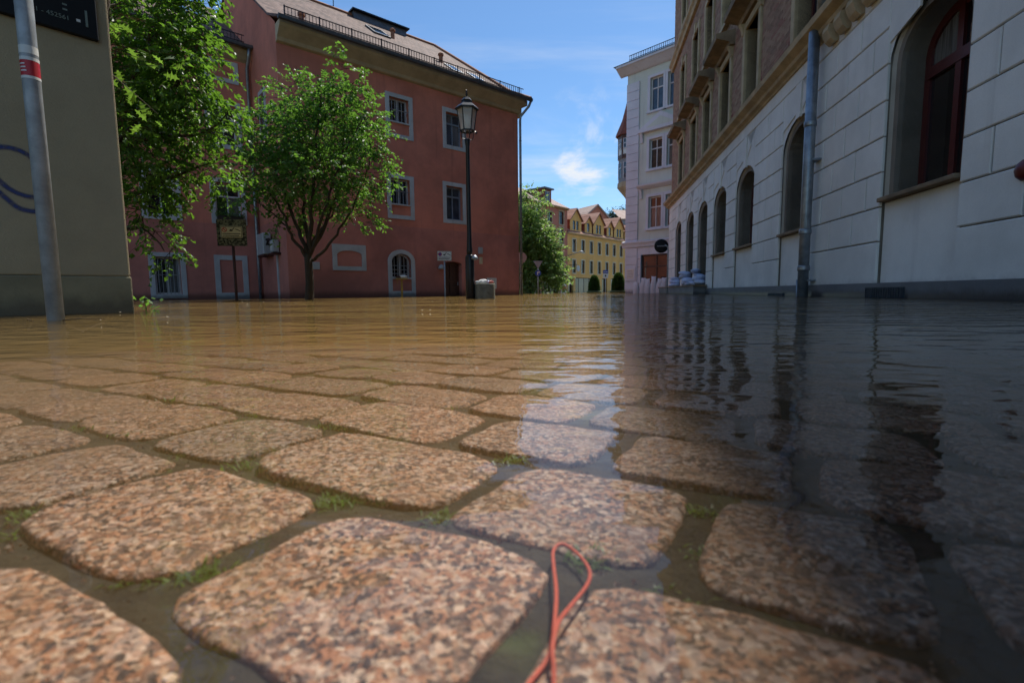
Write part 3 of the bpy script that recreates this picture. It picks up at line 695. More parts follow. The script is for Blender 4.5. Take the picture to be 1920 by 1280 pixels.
# wall-mounted cooling units in the recess
def in_red(x, y, z): return Matrix.Translation((RL[0], RL[1], 0)) @ Matrix.Rotation(RZR, 4, 'Z') @ Vector((x, y, z))
p = in_red(X0 - .01, 2.1, 1.5)
ac = thing('cooling_unit', 'pale grey cooling unit on a wall bracket in the red recess', 'air conditioner', p, RZR)
bevel(MB().box(-.30, -.04, -.55, .25, 0, .72).build('housing', M['boxgrey'], ac), .02)
MB().box(-.22, -.10, -.556, -.545, .45, .52).build('vent_slot', M['darkframe'], ac); MB().box(-.22, -.10, -.556, -.545, .30, .36).build('vent_slot', M['darkframe'], ac)
MB().tube([(-.17, -.55, .36), (-.17, -.75, .5), (-.15, -.95, .42), (-.12, -1.0, .2)], .035, 8).build('hose', M['iron'], ac, True)
MB().box(-.3, 0, -.6, .3, -.06, -.01).build('bracket', M['brownpole'], ac)
p = in_red(X0 - .01, .95, 1.52)
ac = thing('cable_box', 'small grey and white box below the hose beside the cooling unit', 'junction box', p, RZR)
bevel(MB().box(-.22, -.02, -.2, .05, 0, .4).build('housing', M['boxgrey'], ac), .015)
MB().box(-.24, -.22, -.15, 0, .05, .35).build('cover', M['signwhite'], ac); MB().box(-.25, 0, -.3, .2, -.07, -.02).build('bracket', M['brownpole'], ac)

# ------------------------------------------------------------------ white and brick house on the right
FO, FT = 3.78, .165                                  # facade line: X = FO + FT * Y
KF = math.sqrt(1 + FT * FT)
RZB = math.atan2(-1 / KF, -FT / KF)
def xl(Z): return -KF * Z
h = thing('brick_house', 'tall house on the right, white rusticated ground floor under brown brick storeys', 'house', (FO, 0, 0), RZB)
M['reveal'] = plaster('pale_stone_reveal', (.40, .37, .31), .1, .8, 50, .1, 2)
M['joint'] = plaster('dirty_joint', (.20, .175, .14), .15, .9, 50, .1, 2)
XN, XF = xl(-2.5), xl(24.3)
centres = [2.05, 5.77, 9.20, 12.32, 14.70, 16.95, 19.12, 21.70]
TOPC = 4.0
gops, uops = [], []
for i, Z in enumerate(centres):
    x = xl(Z); hw = .58 if i < 2 else .62
    o = op(x - hw, x + hw, (1.27 if i < 2 else 1.2) if i < 5 else .3, (3.30 if i < 2 else 3.10) if i < 3 else 2.98, .42); gops.append(o)
pier_spans = []
edges = [XF] + sorted(sum(([o['x0'] - .13, o['x1'] + .13] for o in gops), [])) + [XN]
edges = sorted(edges)
spans = [(edges[i], edges[i + 1]) for i in range(0, len(edges), 2)]
w = MB(); wall(w, XF, XN, -1.2, TOPC + .3, gops, 0, .34)
w.face([(XF, 0, -1.2), (XF, 0, TOPC + .3), (XF, 14, TOPC + .3), (XF, 14, -1.2)]).face([(XN, 0, -1.2), (XN, 14, -1.2), (XN, 14, TOPC + .3), (XN, 0, TOPC + .3)])
gw = w.build('ground_floor_wall', M['joint'], h)
def slab(name, x0, x1, z0, z1, yb, yf, mat, par, c=.010):
    mb = MB(); mb.v += [(x0, yb, z0), (x1, yb, z0), (x1, yb, z1), (x0, yb, z1), (x0, yf + c, z0), (x1, yf + c, z0), (x1, yf + c, z1), (x0, yf + c, z1), (x0 + c, yf, z0 + c), (x1 - c, yf, z0 + c), (x1 - c, yf, z1 - c), (x0 + c, yf, z1 - c)]
    for a in (0, 4):
        for k in range(4): l = (k + 1) % 4; mb.f.append((a + k, a + l, a + 4 + l, a + 4 + k))
    mb.f.append((8, 9, 10, 11)); return mb.build(name, mat, par)
rb = random.Random(11); J = .008
courses = [.72 + .44 * k for k in range(8)]
for (a, b) in spans:                                  # piers between the windows
    slab('pier_core', a + .004, b - .004, .15, 3.78, -.001, -.055, M['joint'], gw, .002)
    slab('base_panel', a, b, .17, courses[0] - J, -.05, -.085, M['white'], gw)
    for k, z in enumerate(courses[:7]):
        z1 = z + .44; L = b - a; n = max(1, round(L / .78)); cuts = [a + L * i / n for i in range(n + 1)]
        if k % 2 and n > 1: cuts = [a] + [a + L * (i + .5) / n for i in range(n)] + [b]
        elif k % 2 and L > .7: cuts = [a, a + L * .38, b]
        for c0, c1 in zip(cuts[:-1], cuts[1:]):
            slab('rusticated_block', c0 + (J * 1.4 if c0 > a else 0), c1 - (J * 1.4 if c1 < b else 0), z + J, z1 - J, -.05, -.085 + rb.uniform(-.002, .002), M['white'], gw)
for i, o in enumerate(gops):
    a, b = o['x0'] - .13, o['x1'] + .13; c = (a + b) / 2
    if o['z0'] > 1: slab('apron_panel', a + .004, b - .004, .16, o['z0'] - .06, -.001, -.022, M['white'], gw)
    # spandrel over the arch and keystone
    sp_ = MB(); pts = outline(o, .13); arc = [(x, z) for x, z in pts[2:]]
    for (xa, za), (xb, zb) in zip(arc[:-1], arc[1:]): sp_.face([(xb, -.06, zb), (xa, -.06, za), (xa, -.06, 3.80), (xb, -.06, 3.80)])
    sp_.build('arch_spandrel', M['white'], gw)
    MB().prism([(c - .09, o['z1'] + .09), (c + .09, o['z1'] + .09), (c + .13, 3.79), (c - .13, 3.79)], -.10, -.055).build('keystone', M['white'], gw)
    for s_ in (-1, 1):
        bx0 = c + s_ * .135; bx1 = c + s_ * .74
        vz = MB().prism(sorted([(bx0, 3.79), (bx0, 3.30)], key=lambda t: t[1]) + [(bx1, 3.16), (bx1, 3.79)] if s_ > 0 else [(bx1, 3.16), (bx0, 3.30), (bx0, 3.79), (bx1, 3.79)], -.078, -.055)
        vz.build('voussoir', M['white'], gw)
    # stone jamb: splayed ring and window
    mb = MB(); oo, ii = outline(o, .13, 0), outline(o, 0, 0)
    for k in range(1, len(oo)):
        l = (k + 1) % len(oo); mb.face([(oo[k][0], -.03, oo[k][1]), (oo[l][0], -.03, oo[l][1]), (ii[l][0], .06, ii[l][1]), (ii[k][0], .06, ii[k][1])])
        mb.face([(oo[l][0], -.03, oo[l][1]), (oo[k][0], -.03, oo[k][1]), (oo[k][0], .05, oo[k][1]), (oo[l][0], .05, oo[l][1])])
        mb.face([(ii[k][0], .06, ii[k][1]), (ii[l][0], .06, ii[l][1]), (ii[l][0], .335, ii[l][1]), (ii[k][0], .335, ii[k][1])])
    mb.build('stone_jamb', M['reveal'], gw)
    window(h, o, .27, M['redframe'], M['glassred'], .10, 2, (o['z1'] - .62,), .07, .09)
    if o['z0'] > 1: bevel(MB().box(a + .02, b - .02, -.13, .3, o['z0'] - .055, o['z0'] - .002).build('window_sill', M['sandstone_dark'], gw), .008)
slab('frieze_band', XF, XN, 3.80 + J, 4.07, -.001, -.082, M['white'], gw)
pl = MB().box(XF, XN, -.125, .05, -1.2, .185); pl.build('plinth', M['plinth'], h)
tr_ = MB().box(xl(24.35), xl(16.0), -.50, -.12, -1.2, .255).build('terrace', M['plinth'], h); MB().box(xl(24.4), xl(15.9), -.54, -.10, .255, .30).build('terrace_slab', M['sandstone_dark'], tr_)
for (z0, z1, t) in ((5.75, 6.55, .13), (9.4, 10.2, .05), (12.0, 12.7, -.02)):       # cellar grilles in the plinth
    v = MB().box(xl(z1), xl(z0), -.15, -.12, t - .2, t).build('cellar_grille', M['vent'], h)
    gb = MB()
    for k in range(16): x = xl(z1) + (xl(z0) - xl(z1)) * (k + .5) / 16; gb.box(x - .006, x + .006, -.158, -.15, t - .19, t - .01)
    gb.build('grille_bars', M['vent'], v)
# cornice over the ground floor, corbels beside the downpipe
extr([(0, 4.06), (-.11, 4.06), (-.13, 4.10), (-.20, 4.13), (-.22, 4.19), (-.34, 4.26), (-.36, 4.35), (-.05, 4.42), (0, 4.42)], XF - .2, XN).build('cornice', M['sandstone'], h)
for k in range(13):
    x = xl(8.0) + .36 * k
    extr([(-.08, 3.86), (-.14, 3.84), (-.20, 3.90), (-.25, 4.02), (-.23, 4.10), (-.08, 4.10)], x, x + .20).build('corbel', M['sandstone'], h)
# brick storeys
floors = [(4.66, 6.50), (7.70, 9.55), (11.2, 12.9)]
for Z in centres:
    for f0, f1 in floors: x = xl(Z); uops.append(op(x - .50, x + .50, f0, f1))
TOPB = 14.3
w = MB(); wall(w, XF, XN, 4.28, TOPB, uops, .012, .32)
w.face([(XF, 0, 4.28), (XF, 0, TOPB), (XF, 14, TOPB), (XF, 14, 4.28)]).face([(XN, 0, 4.28), (XN, 14, 4.28), (XN, 14, TOPB), (XN, 0, TOPB)])
bw = w.build('brick_wall', M['mortar'], h)
for Z in centres:
    x = xl(Z)
    for k, (f0, f1) in enumerate(floors):
        o = op(x - .5, x + .5, f0, f1)
        bevel(MB().ring(outline(o, .17, .10), outline(o), -.055, .30).build('window_surround', M['sandstone'], bw), .012)
        window(bw, o, .24, M['redframe'], M['glass'], .08, 2, (f1 - .55,), .06, .06)
        MB().box(x - .74, x + .74, -.13, .02, f0 - .20, f0 - .09).build('window_sill', M['sandstone'], bw)
        if k == 0:
            extr([(0, f1 + .19), (-.12, f1 + .19), (-.16, f1 + .27), (-.48, f1 + .36), (-.50, f1 + .48), (0, f1 + .58)], x - .82, x + .82).build('window_hood', M['sandstone_dark'], bw)
            for s_ in (-.72, .58): extr([(0, f1 - .08), (-.07, f1 - .05), (-.10, f1 + .08), (-.16, f1 + .19), (0, f1 + .19)], x + s_, x + s_ + .14).build('hood_bracket', M['sandstone'], bw)
        else:
            MB().prism([(x - .10, f1 - .02), (x + .10, f1 - .02), (x + .14, f1 + .30), (x - .14, f1 + .30)], -.09, -.02).build('keystone', M['sandstone'], bw)
extr([(0, 10.4), (-.10, 10.42), (-.14, 10.54), (-.22, 10.62), (-.22, 10.7), (0, 10.76)], XF - .15, XN).build('string_course', M['sandstone'], h)
extr([(0, 13.8), (-.15, 13.85), (-.2, 14.05), (-.5, 14.25), (-.55, 14.45), (0, 14.5)], XF - .4, XN).build('eaves_cornice', M['sandstone'], h)
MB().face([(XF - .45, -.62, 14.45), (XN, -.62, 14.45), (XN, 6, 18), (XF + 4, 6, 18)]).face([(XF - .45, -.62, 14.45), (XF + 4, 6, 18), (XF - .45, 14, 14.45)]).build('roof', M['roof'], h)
# bricks: each one a block; the largest in view are parts of their own, the rest one mass
blocked = [(o['x0'] - .19, o['x1'] + .19, o['z0'] - .21, o['z1'] + .17) for o in uops] + [(xl(Z) - .84, xl(Z) + .84, floors[0][1] + .16, floors[0][1] + .5) for Z in centres]
cand = []; bh, bl = .074, .258; kz = 0; z = 4.44
while z < 13.75:
    if not 10.38 < z + bh / 2 < 10.8:
        x = XF + (0 if kz % 2 else -bl / 2)
        while x < xl(4.0):
            a, b = max(x, XF), x + bl
            if b - a > .05:
                segs = [(a, b)]
                for (u0_, u1_, v0_, v1_) in blocked:
                    if v0_ < z + bh * .5 < v1_:
                        ns = []
                        for (p0, p1) in segs:
                            if p1 <= u0_ or p0 >= u1_: ns.append((p0, p1)); continue
                            if p0 < u0_: ns.append((p0, u0_))
                            if p1 > u1_: ns.append((u1_, p1))
                        segs = ns
                for (p0, p1) in segs:
                    if p1 - p0 > .03: cand.append((p0, p1, z))
            x += bl
    z += bh; kz += 1
def shown(c):
    Z = -(c[0] + c[1]) / 2 / KF; return Z > 6.5 and c[2] < .585 * Z
vis = sorted([c for c in cand if shown(c)], key=lambda c: -(c[0] + c[1]) - c[2] * .6)
single = set(vis[:300])
def addbrick(mb, c, x0=0., z0=0.):
    e = .006; mb.box(c[0] + e - x0, c[1] - e - x0, -.006 - .004 * rb.random(), .03, c[2] + e - z0, c[2] + bh - e - z0)
def isred(c): return c[2] < 4.44 + 2.5 * bh or (c[2] < 5.15 and any(abs((c[0] + c[1]) / 2 - xl(Z)) < .95 - (c[2] - 4.5) * .55 for Z in centres))
massn, massr = MB(), MB()
for c in cand:
    if c in single:
        mb = MB(); addbrick(mb, c, c[0], c[2]); o = mb.build('brick', M['brickred' if isred(c) else 'brick'], bw); o.location = (c[0], 0, c[2])
    else: addbrick(massr if isred(c) else massn, c)
for mb, mt in ((massn, 'brick'), (massr, 'brickred')):
    o = mb.build('brickwork', M[mt], bw); o['kind'] = 'stuff'
# downpipe with sleeve joints and clips
pz = xl(8.28); py = -.24
dpn = MB().tube([(pz, py, -1), (pz, py, 2), (pz, py, 4.22)], .082, 16).build('downpipe', M['zinc'], h, True)
MB().tube([(pz, -.14, 4.3), (pz, -.14, 13.9)], .08, 16).build('upper_downpipe', M['zinc'], h, True)
for z in (.42, 1.02, 2.75): MB().lathe([(.09, z), (.095, z + .02), (.095, z + .07), (.09, z + .09)], 16, (pz, py)).build('pipe_sleeve', M['zinc'], dpn, True)
for z in (.25, 2.2): MB().box(pz - .10, pz + .10, py + .02, -.05, z, z + .03).build('pipe_clip', M['zinc'], dpn)
MB().tube([(pz - .12, py - .03, -.6), (pz - .12, py - .03, .28)], .03, 8).build('side_pipe', M['zinc'], dpn, True)
# dark red round fitting at the picture's edge
pr = at(1930, 318, 4.30)
rfx = thing('wall_fitting', 'dark red round fitting on the white wall at the right picture edge', 'wall fitting', pr, RZB)
MB().lathe([(.0, -.09), (.05, -.085), (.085, -.05), (.095, 0), (.085, .05), (.05, .085), (.0, .09)], 18, cap=False).build('globe', M['darkred'], rfx, True)
MB().tube([(0, 0, 0), (0, .1, .02), (0, .32, .02)], .018, 8).build('arm', M['iron'], rfx)

# ------------------------------------------------------------------ pale corner house beyond it
RZW = R(-46.2); WL = at(1172.5, 548, 30.0)
h = thing('pale_corner_house', 'pale lilac and mint corner house with pediment window beyond the brick house', 'house', (WL.x, WL.y, 0), RZW); h.scale = (1, 1, .953)
LW = 7.2; wops = []
def winw(x0, x1, z0, z1, tz, glassm='glass'):
    o = op(x0, x1, z0, z1); wops.append(o); bevel(MB().ring(outline(o, .17, .12), outline(o), -.06, .02).build('window_surround', M['lilac'], h), .012)
    window(h, o, .12, M['whiteframe'], M[glassm], .07, 2, (tz,), .06, .05); MB().box(x0 - .2, x1 + .2, -.13, .05, z0 - .14, z0 - .05).build('window_sill', M['lilac'], h)
for a in (1.50, 2.58, 4.6, 5.75):
    b = a + .80
    winw(a, b, 10.75, 12.6, 12.0, 'glassblue'); winw(a, b, 7.4, 9.1, 8.55); winw(a, b, 3.92, 5.75, 5.15, 'glassred')
o = op(1.02, 2.95, .1, 2.35); wops.append(o)
window(h, o, .15, M['darkframe'], M['glassred'], .10, 2, (1.62,), .07, .06, 'shop_window')
o = op(4.2, 6.4, .1, 2.35); wops.append(o); window(h, o, .15, M['darkframe'], M['glassred'], .10, 2, (1.62,), .07, .06, 'shop_window')
w = MB(); wall(w, 0, LW, -1.2, 2.85, [o for o in wops if o['z1'] < 2.85], 0, .2); w.face([(0, 0, -1.2), (0, 0, 13.4), (0, 8, 13.4), (0, 8, -1.2)]); w.face([(LW, 0, -1.2), (LW, 8, -1.2), (LW, 8, 13.4), (LW, 0, 13.4)]); w.build('shop_wall', M['lilac'], h)
w = MB(); wall(w, 0, LW, 2.85, 13.4, [o for o in wops if o['z1'] > 2.85], .02, .2); w.build('upper_wall', M['mint'], h)
for k in range(24):
    z = .2 + .52 * k
    if z < 12.9: slab('pilaster_block', -.03, .80, z + .008, z + .512, 0, -.05, M['lilac'], h, .008)
extr([(0, 2.8), (-.1, 2.84), (-.14, 3.0), (-.2, 3.1), (-.2, 3.18), (0, 3.24)], -.2, LW).build('string_course', M['lilac'], h)
extr([(0, 6.25), (-.12, 6.3), (-.28, 6.42), (-.3, 6.52), (0, 6.6)], .82, 3.75).build('window_cornice', M['lilac'], h)
for x in (.92, 3.45): extr([(0, 5.7), (-.06, 5.72), (-.1, 5.95), (-.2, 6.25), (0, 6.25)], x, x + .16).build('bracket', M['lilac'], h)
MB().prism([(.82, 9.55), (3.75, 9.55), (3.75, 9.68), (2.28, 10.5), (.82, 9.68)], -.26, 0).build('pediment', M['lilac'], h)
MB().prism([(1.4, 9.74), (3.16, 9.74), (2.28, 10.24)], -.265, -.24).build('pediment_panel', M['mint'], h)
for x in (.92, 3.45): extr([(0, 9.0), (-.06, 9.02), (-.1, 9.3), (-.2, 9.55), (0, 9.55)], x, x + .16).build('bracket', M['lilac'], h)
extr([(0, 13.2), (-.12, 13.24), (-.5, 13.52), (-.6, 13.56), (-.6, 13.68), (0, 13.75)], -.45, LW + .3).build('eaves_cornice', M['lilac'], h)
MB().face([(-.6, -.65, 13.7), (LW + .3, -.65, 13.7), (LW - 2, 4, 15.6), (2.5, 4, 15.6)]).face([(-.6, 8, 13.7), (-.6, -.65, 13.7), (2.5, 4, 15.6)]).build('roof', M['gutter'], h)
sg = MB()
for k in range(60): x = .4 + .11 * k; sg.box(x - .012, x + .012, -.45, -.43, 13.78, 14.12)
for z in (13.86, 14.1): sg.box(.35, LW, -.455, -.425, z - .015, z + .015)
sg.build('snow_guard', M['iron'], h)
pq = bevel(MB().box(.04, .72, -.08, -.05, .78, 1.62).build('plaque', M['lilac'], h), .01)
pb = MB().box(.15, .62, -.086, -.08, .9, 1.5).build('plaque_panel', M['signwhite'], pq)
for k in range(5): MB().box(.2, .56, -.09, -.086, 1.02 + .09 * k, 1.04 + .09 * k).build('plaque_line', M['signgrey'], pb)
for k in range(4): extr([(-.01, .60 + .5 * k), (-.012, .62 + .5 * k), (0, .62 + .5 * k), (0, .6 + .5 * k)], .82, .98).build('joint_line', M['signgrey'], h)

# ------------------------------------------------------------------ half-timbered corner tower behind it
tp = at(1177, 548, 37.0)
h = thing('timbered_tower', 'half timbered oriel tower with red pointed roof behind the pale corner house', 'tower', (tp.x, tp.y, 0), R(-30)); h.scale = (1, 1, .965)
MB().box(.3, 6, .3, 6, -1, 13).build('house_wall', M['greyhouse'], h)
S8 = 8; rt = R(22.5)
MB().lathe([(.1, 6.9), (.35, 7.3), (.72, 7.75), (.86, 7.95), (.84, 8.3)], S8, rot=rt).build('corbel', M['soffit'], h)
MB().lathe([(.78, 8.3), (.78, 10.0)], S8, rot=rt).build('lower_storey', M['greyhouse'], h)
MB().lathe([(.82, 10.0), (.82, 11.75)], S8, rot=rt).build('upper_storey', M['signwhite'], h)
MB().lathe([(1.02, 11.7), (.98, 11.85), (.55, 12.9), (.28, 14.0), (.0, 15.4)], S8, rot=rt).build('spire', M['clayhang'], h)
for k in range(8):
    a = rt + k * PI / 4; n_ = Vector((math.cos(a + PI / 8), math.sin(a + PI / 8), 0)); t_ = Vector((-n_.y, n_.x, 0)); c = n_ * .82 * math.cos(PI / 8)
    f = lambda u, z, d=0: tuple(c + t_ * u + n_ * d + Vector((0, 0, z)))
    tb = MB()
    for (u0_, u1_, z0, z1) in ((-.32, .32, 10.0, 10.3), (-.32, .32, 11.45, 11.75), (-.32, -.24, 10.3, 11.45), (.24, .32, 10.3, 11.45)):
        tb.face([f(u0_, z0, .02), f(u1_, z0, .02), f(u1_, z1, .02), f(u0_, z1, .02)])
    tb.build('timber_frame', M['brownwood'], h)
    MB().face([f(-.2, 10.75, .03), f(.2, 10.75, .03), f(.2, 11.4, .03), f(-.2, 11.4, .03)]).build('window', M['glassblue'], h)
    MB().face([f(-.2, 8.6, -.005), f(.2, 8.6, -.005), f(.2, 9.7, -.005), f(-.2, 9.7, -.005)]).build('window', M['glassblue'], h)
    tb = MB()
    for (u0_, u1_, z0, z1) in ((-.23, .23, 11.05, 11.12), (-.23, .23, 10.7, 10.76), (-.03, .03, 10.75, 11.4), (-.23, -.18, 10.7, 11.42), (.18, .23, 10.7, 11.42)): tb.face([f(u0_, z0, .04), f(u1_, z0, .04), f(u1_, z1, .04), f(u0_, z1, .04)])
    for (u0_, u1_, z0, z1) in ((-.23, .23, 9.3, 9.37), (-.23, -.18, 8.55, 9.75), (.18, .23, 8.55, 9.75)): tb.face([f(u0_, z0, .01), f(u1_, z0, .01), f(u1_, z1, .01), f(u0_, z1, .01)])
    tb.build('window_bars', M['whiteframe'], h)

# ------------------------------------------------------------------ houses at the end of the street
RZY = R(50.7); YL = at(1064, 548, 67.5)
h = thing('yellow_house', 'yellow house with five gabled dormers at the end of the street', 'house', (YL.x, YL.y, 0), RZY)
LY = 19.5; yops = []
for k in range(8):
    x = 1.25 + 2.35 * k
    for (z0, z1) in ((2.75, 4.55), (5.65, 7.35)):
        o = op(x, x + .85, z0, z1); yops.append(o); surround(h, o, .14, M['signcream'], .04); window(h, o, .1, M['darkframe'], M['glass'], .06, 2, (z1 - .5,), .06, .05)
for (x0, x1) in ((.15, 1.5), (2.0, 7.6), (9.6, 11.2), (12.4, 16.2)):
    o = op(x0, x1, -.8, 2.1); yops.append(o); window(h, o, .3, M['darkframe'], M['glass'], .08, max(1, int((x1 - x0) / 1.4)), (), .06, .06, 'shop_window')
w = MB(); wall(w, 0, LY, -1.5, 8.1, yops, 0, .4); w.face([(LY, 0, -1.5), (LY, 9, -1.5), (LY, 9, 8.1), (LY, 0, 8.1)]); w.build('wall', M['yellow'], h)
extr([(0, 7.9), (-.3, 8.05), (-.35, 8.2), (0, 8.25)], 0, LY).build('eaves', M['signcream'], h)
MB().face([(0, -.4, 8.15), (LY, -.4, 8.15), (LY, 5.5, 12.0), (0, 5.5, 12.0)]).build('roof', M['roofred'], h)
for (x, wd, hh) in ((1.0, 3.0, 1.75), (4.9, 2.0, 1.55), (7.3, 3.2, 1.8), (11.4, 2.0, 1.55), (13.8, 3.2, 1.8), (17.4, 1.9, 1.55)):
    c = x + wd / 2; z0 = 8.45; ez = z0 + hh; ap = ez + wd * .48; yb = 4.5
    do = op(c - (.75 if wd > 2.5 else .35), c - (.12 if wd > 2.5 else -.35), z0 + .25, z0 + 1.5); os_ = [do]
    if wd > 2.5: os_.append(op(c + .12, c + .75, z0 + .25, z0 + 1.5))
    mb = MB(); wall(mb, x, x + wd, z0, ez, os_, .25, .15); mb.face([(x, .25, ez), (x + wd, .25, ez), (c, .25, ap)]); d = mb.build('dormer', M['yellow'], h)
    for o in os_: window(d, o, .33, M['darkframe'], M['glass'], .06, 1, (o['z0'] + .8,), .05, .05)
    MB().face([(x, yb, z0), (x, .25, z0), (x, .25, ez), (x, yb, ez)]).face([(x + wd, .25, z0), (x + wd, yb, z0), (x + wd, yb, ez), (x + wd, .25, ez)]).build('dormer_cheek', M['clayhang'], d)
    r_ = MB().face([(x - .25, 0, ez - .2), (c, 0, ap + .05), (c, 5.5, ap + .05), (x - .25, 5.5, ez - .2)]).face([(c, 0, ap + .05), (x + wd + .25, 0, ez - .2), (x + wd + .25, 5.5, ez - .2), (c, 5.5, ap + .05)]).build('dormer_roof', M['roofred'], d)
    s_ = r_.modifiers.new('thick', 'SOLIDIFY'); s_.thickness = .12
for (px, py, w_) in ((1095, 521, 2.2), (1128, 522, 1.6)):
    pass
bl = MB().box(17.6, 19.4, -1.1, 0, 3.4, 3.6); bl.box(17.6, 19.4, -1.1, -1.04, 3.6, 4.5); bl.build('balcony', M['greyhouse'], h)
bl = MB().box(17.6, 19.4, -1.1, 0, 5.9, 6.1); bl.box(17.6, 19.4, -1.1, -1.04, 6.1, 7.0); bl.build('balcony', M['greyhouse'], h)
MB().tube([(.1, 0, 5.0), (.1, -1.2, 5.3), (.1, -2.0, 5.4)], .05, 6).build('lamp_arm', M['greyiron'], h); MB().lathe([(.1, 5.3), (.3, 5.36), (.28, 5.5), (.1, 5.56)], 10, (.1, -2.1)).build('lamp_head', M['signwhite'], h, True)
sn = MB().lathe([(.02, -.03), (.42, -.03), (.42, .03), (.02, .03)], 20); s_o = sn.build('hanging_sign', M['boxgrey'], h); s_o.rotation_euler = (R(90), 0, 0); s_o.location = (1.0, -1.1, 3.3)
MB().tube([(.4, 0, 3.75), (1.0, -1.1, 3.75), (1.0, -1.1, 3.7)], .04, 6).build('sign_bracket', M['iron'], h)

h = thing('brown_red_house', 'brown red house with pale roof and dormer left of the yellow house', 'house', (YL.x, YL.y, 0), RZY)
bops = []
for x in (-1.9, -4.6, -7.3, -10.0):
    for (z0, z1) in ((3.3, 5.3), (6.6, 8.6), (9.1, 10.35) if x == -4.6 else (9.05, 10.7)):
        o = op(x - .1, x + .9, z0, z1); bops.append(o); surround(h, o, .16, M['sandstone'], .04); window(h, o, .12, M['darkframe'], M['glass'], .06, 2, (z1 - .55,), .06, .05)
for (x0, x1) in ((-1.6, -.4), (-5.6, -2.4), (-8.6, -6.4), (-12.3, -9.4)):
    o = op(x0, x1, -.8, 2.2); bops.append(o); window(h, o, .3, M['darkframe'], M['glass'], .08, 2, (), .06, .06, 'shop_window')
w = MB(); wall(w, -14, -.05, -1.5, 11.2, bops, 0, .4); w.face([(-.05, 0, -1.5), (-.05, 9, -1.5), (-.05, 9, 11.2), (-.05, 4.5, 13.8), (-.05, 0, 11.2)]); w.build('wall', M['brownred'], h)
extr([(0, 10.95), (-.35, 11.1), (-.4, 11.25), (0, 11.3)], -14, -.05).build('eaves', M['sandstone'], h)
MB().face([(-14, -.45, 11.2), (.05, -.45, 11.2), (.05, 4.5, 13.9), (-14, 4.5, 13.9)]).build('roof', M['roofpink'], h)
extr([(0, 2.5), (-.2, 2.6), (-.2, 2.75), (0, 2.8)], -14, -.05).build('string_course', M['sandstone'], h)
extr([(0, 5.9), (-.1, 5.95), (-.1, 6.1), (0, 6.12)], -14, -.05).build('string_course', M['sandstone'], h)
do = op(-4.75, -3.65, 11.75, 13.0)
mb = MB(); wall(mb, -5.0, -3.4, 11.5, 13.2, [do], .3, .15); mb.face([(-5.0, 4, 11.5), (-5.0, .3, 11.5), (-5.0, .3, 13.2), (-5.0, 4, 13.2)]).face([(-3.4, .3, 11.5), (-3.4, 4, 11.5), (-3.4, 4, 13.2), (-3.4, .3, 13.2)]); d = mb.build('dormer', M['clayhang'], h)
window(d, do, .36, M['whiteframe'], M['glass'], .07, 2, (), .05, .06)
MB().box(-5.25, -3.15, 0, 4.5, 13.2, 13.38).build('dormer_roof', M['gutter'], d)

gp = at(1118, 548, 98)
h = thing('gabled_house', 'tall gabled house with pale pink roof rising behind the yellow house', 'house', (gp.x, gp.y, 0), R(30))
MB().prism([(-4, -1), (4, -1), (4, 14.0), (0, 17.0), (-4, 14.0)], 0, 14).build('wall', M['brownred'], h)
r_ = MB().face([(-4.5, -.4, 13.6), (0, -.4, 17.1), (0, 14, 17.1), (-4.5, 14, 13.6)]).face([(0, -.4, 17.1), (4.5, -.4, 13.6), (4.5, 14, 13.6), (0, 14, 17.1)]).build('roof', M['roofpink'], h)
s_ = r_.modifiers.new('thick', 'SOLIDIFY'); s_.thickness = .25
gp = at(1180, 548, 88)
h = thing('grey_house', 'narrow grey house with balconies squeezed right of the yellow house', 'house', (gp.x - .3, gp.y, 0), R(20))
MB().box(-1.6, 9, 0, 8, -1, 12.8).build('wall', M['greyhouse'], h); MB().face([(-2, -.4, 12.7), (9, -.4, 12.7), (9, 4, 15), (-1, 4, 15)]).build('roof', M['roofpink'], h)
for z in (3.6, 6.6, 9.6): MB().box(-2.2, .4, -1.2, 0, z, z + 1.0).build('balcony', M['greyhouse'], h); MB().box(-1.2, -.4, -.02, .0, z + 1.1, z + 2.3).build('window', M['glass'], h)

hl = MB(); rh = random.Random(2); NX, NY = 40, 10
for j in range(NY):
    for i in range(NX):
        x = -160 + 440 * i / (NX - 1); y = 230 + 25 * j
        z = -2 + 46 * math.sin(min(1, j / (NY - 2)) * PI / 2) * (1 - .35 * math.cos((x - 60) / 55)) * max(0, min(1, (x + 60) / 130)) ; hl.v.append((x, y, z))
for j in range(NY - 1):
    for i in range(NX - 1): a = j * NX + i; hl.f.append((a, a + 1, a + NX + 1, a + NX))
hill = struct(hl.build('hill', M['leafhill'], None, True)); hill['label'] = 'wooded hill beyond the roofs'

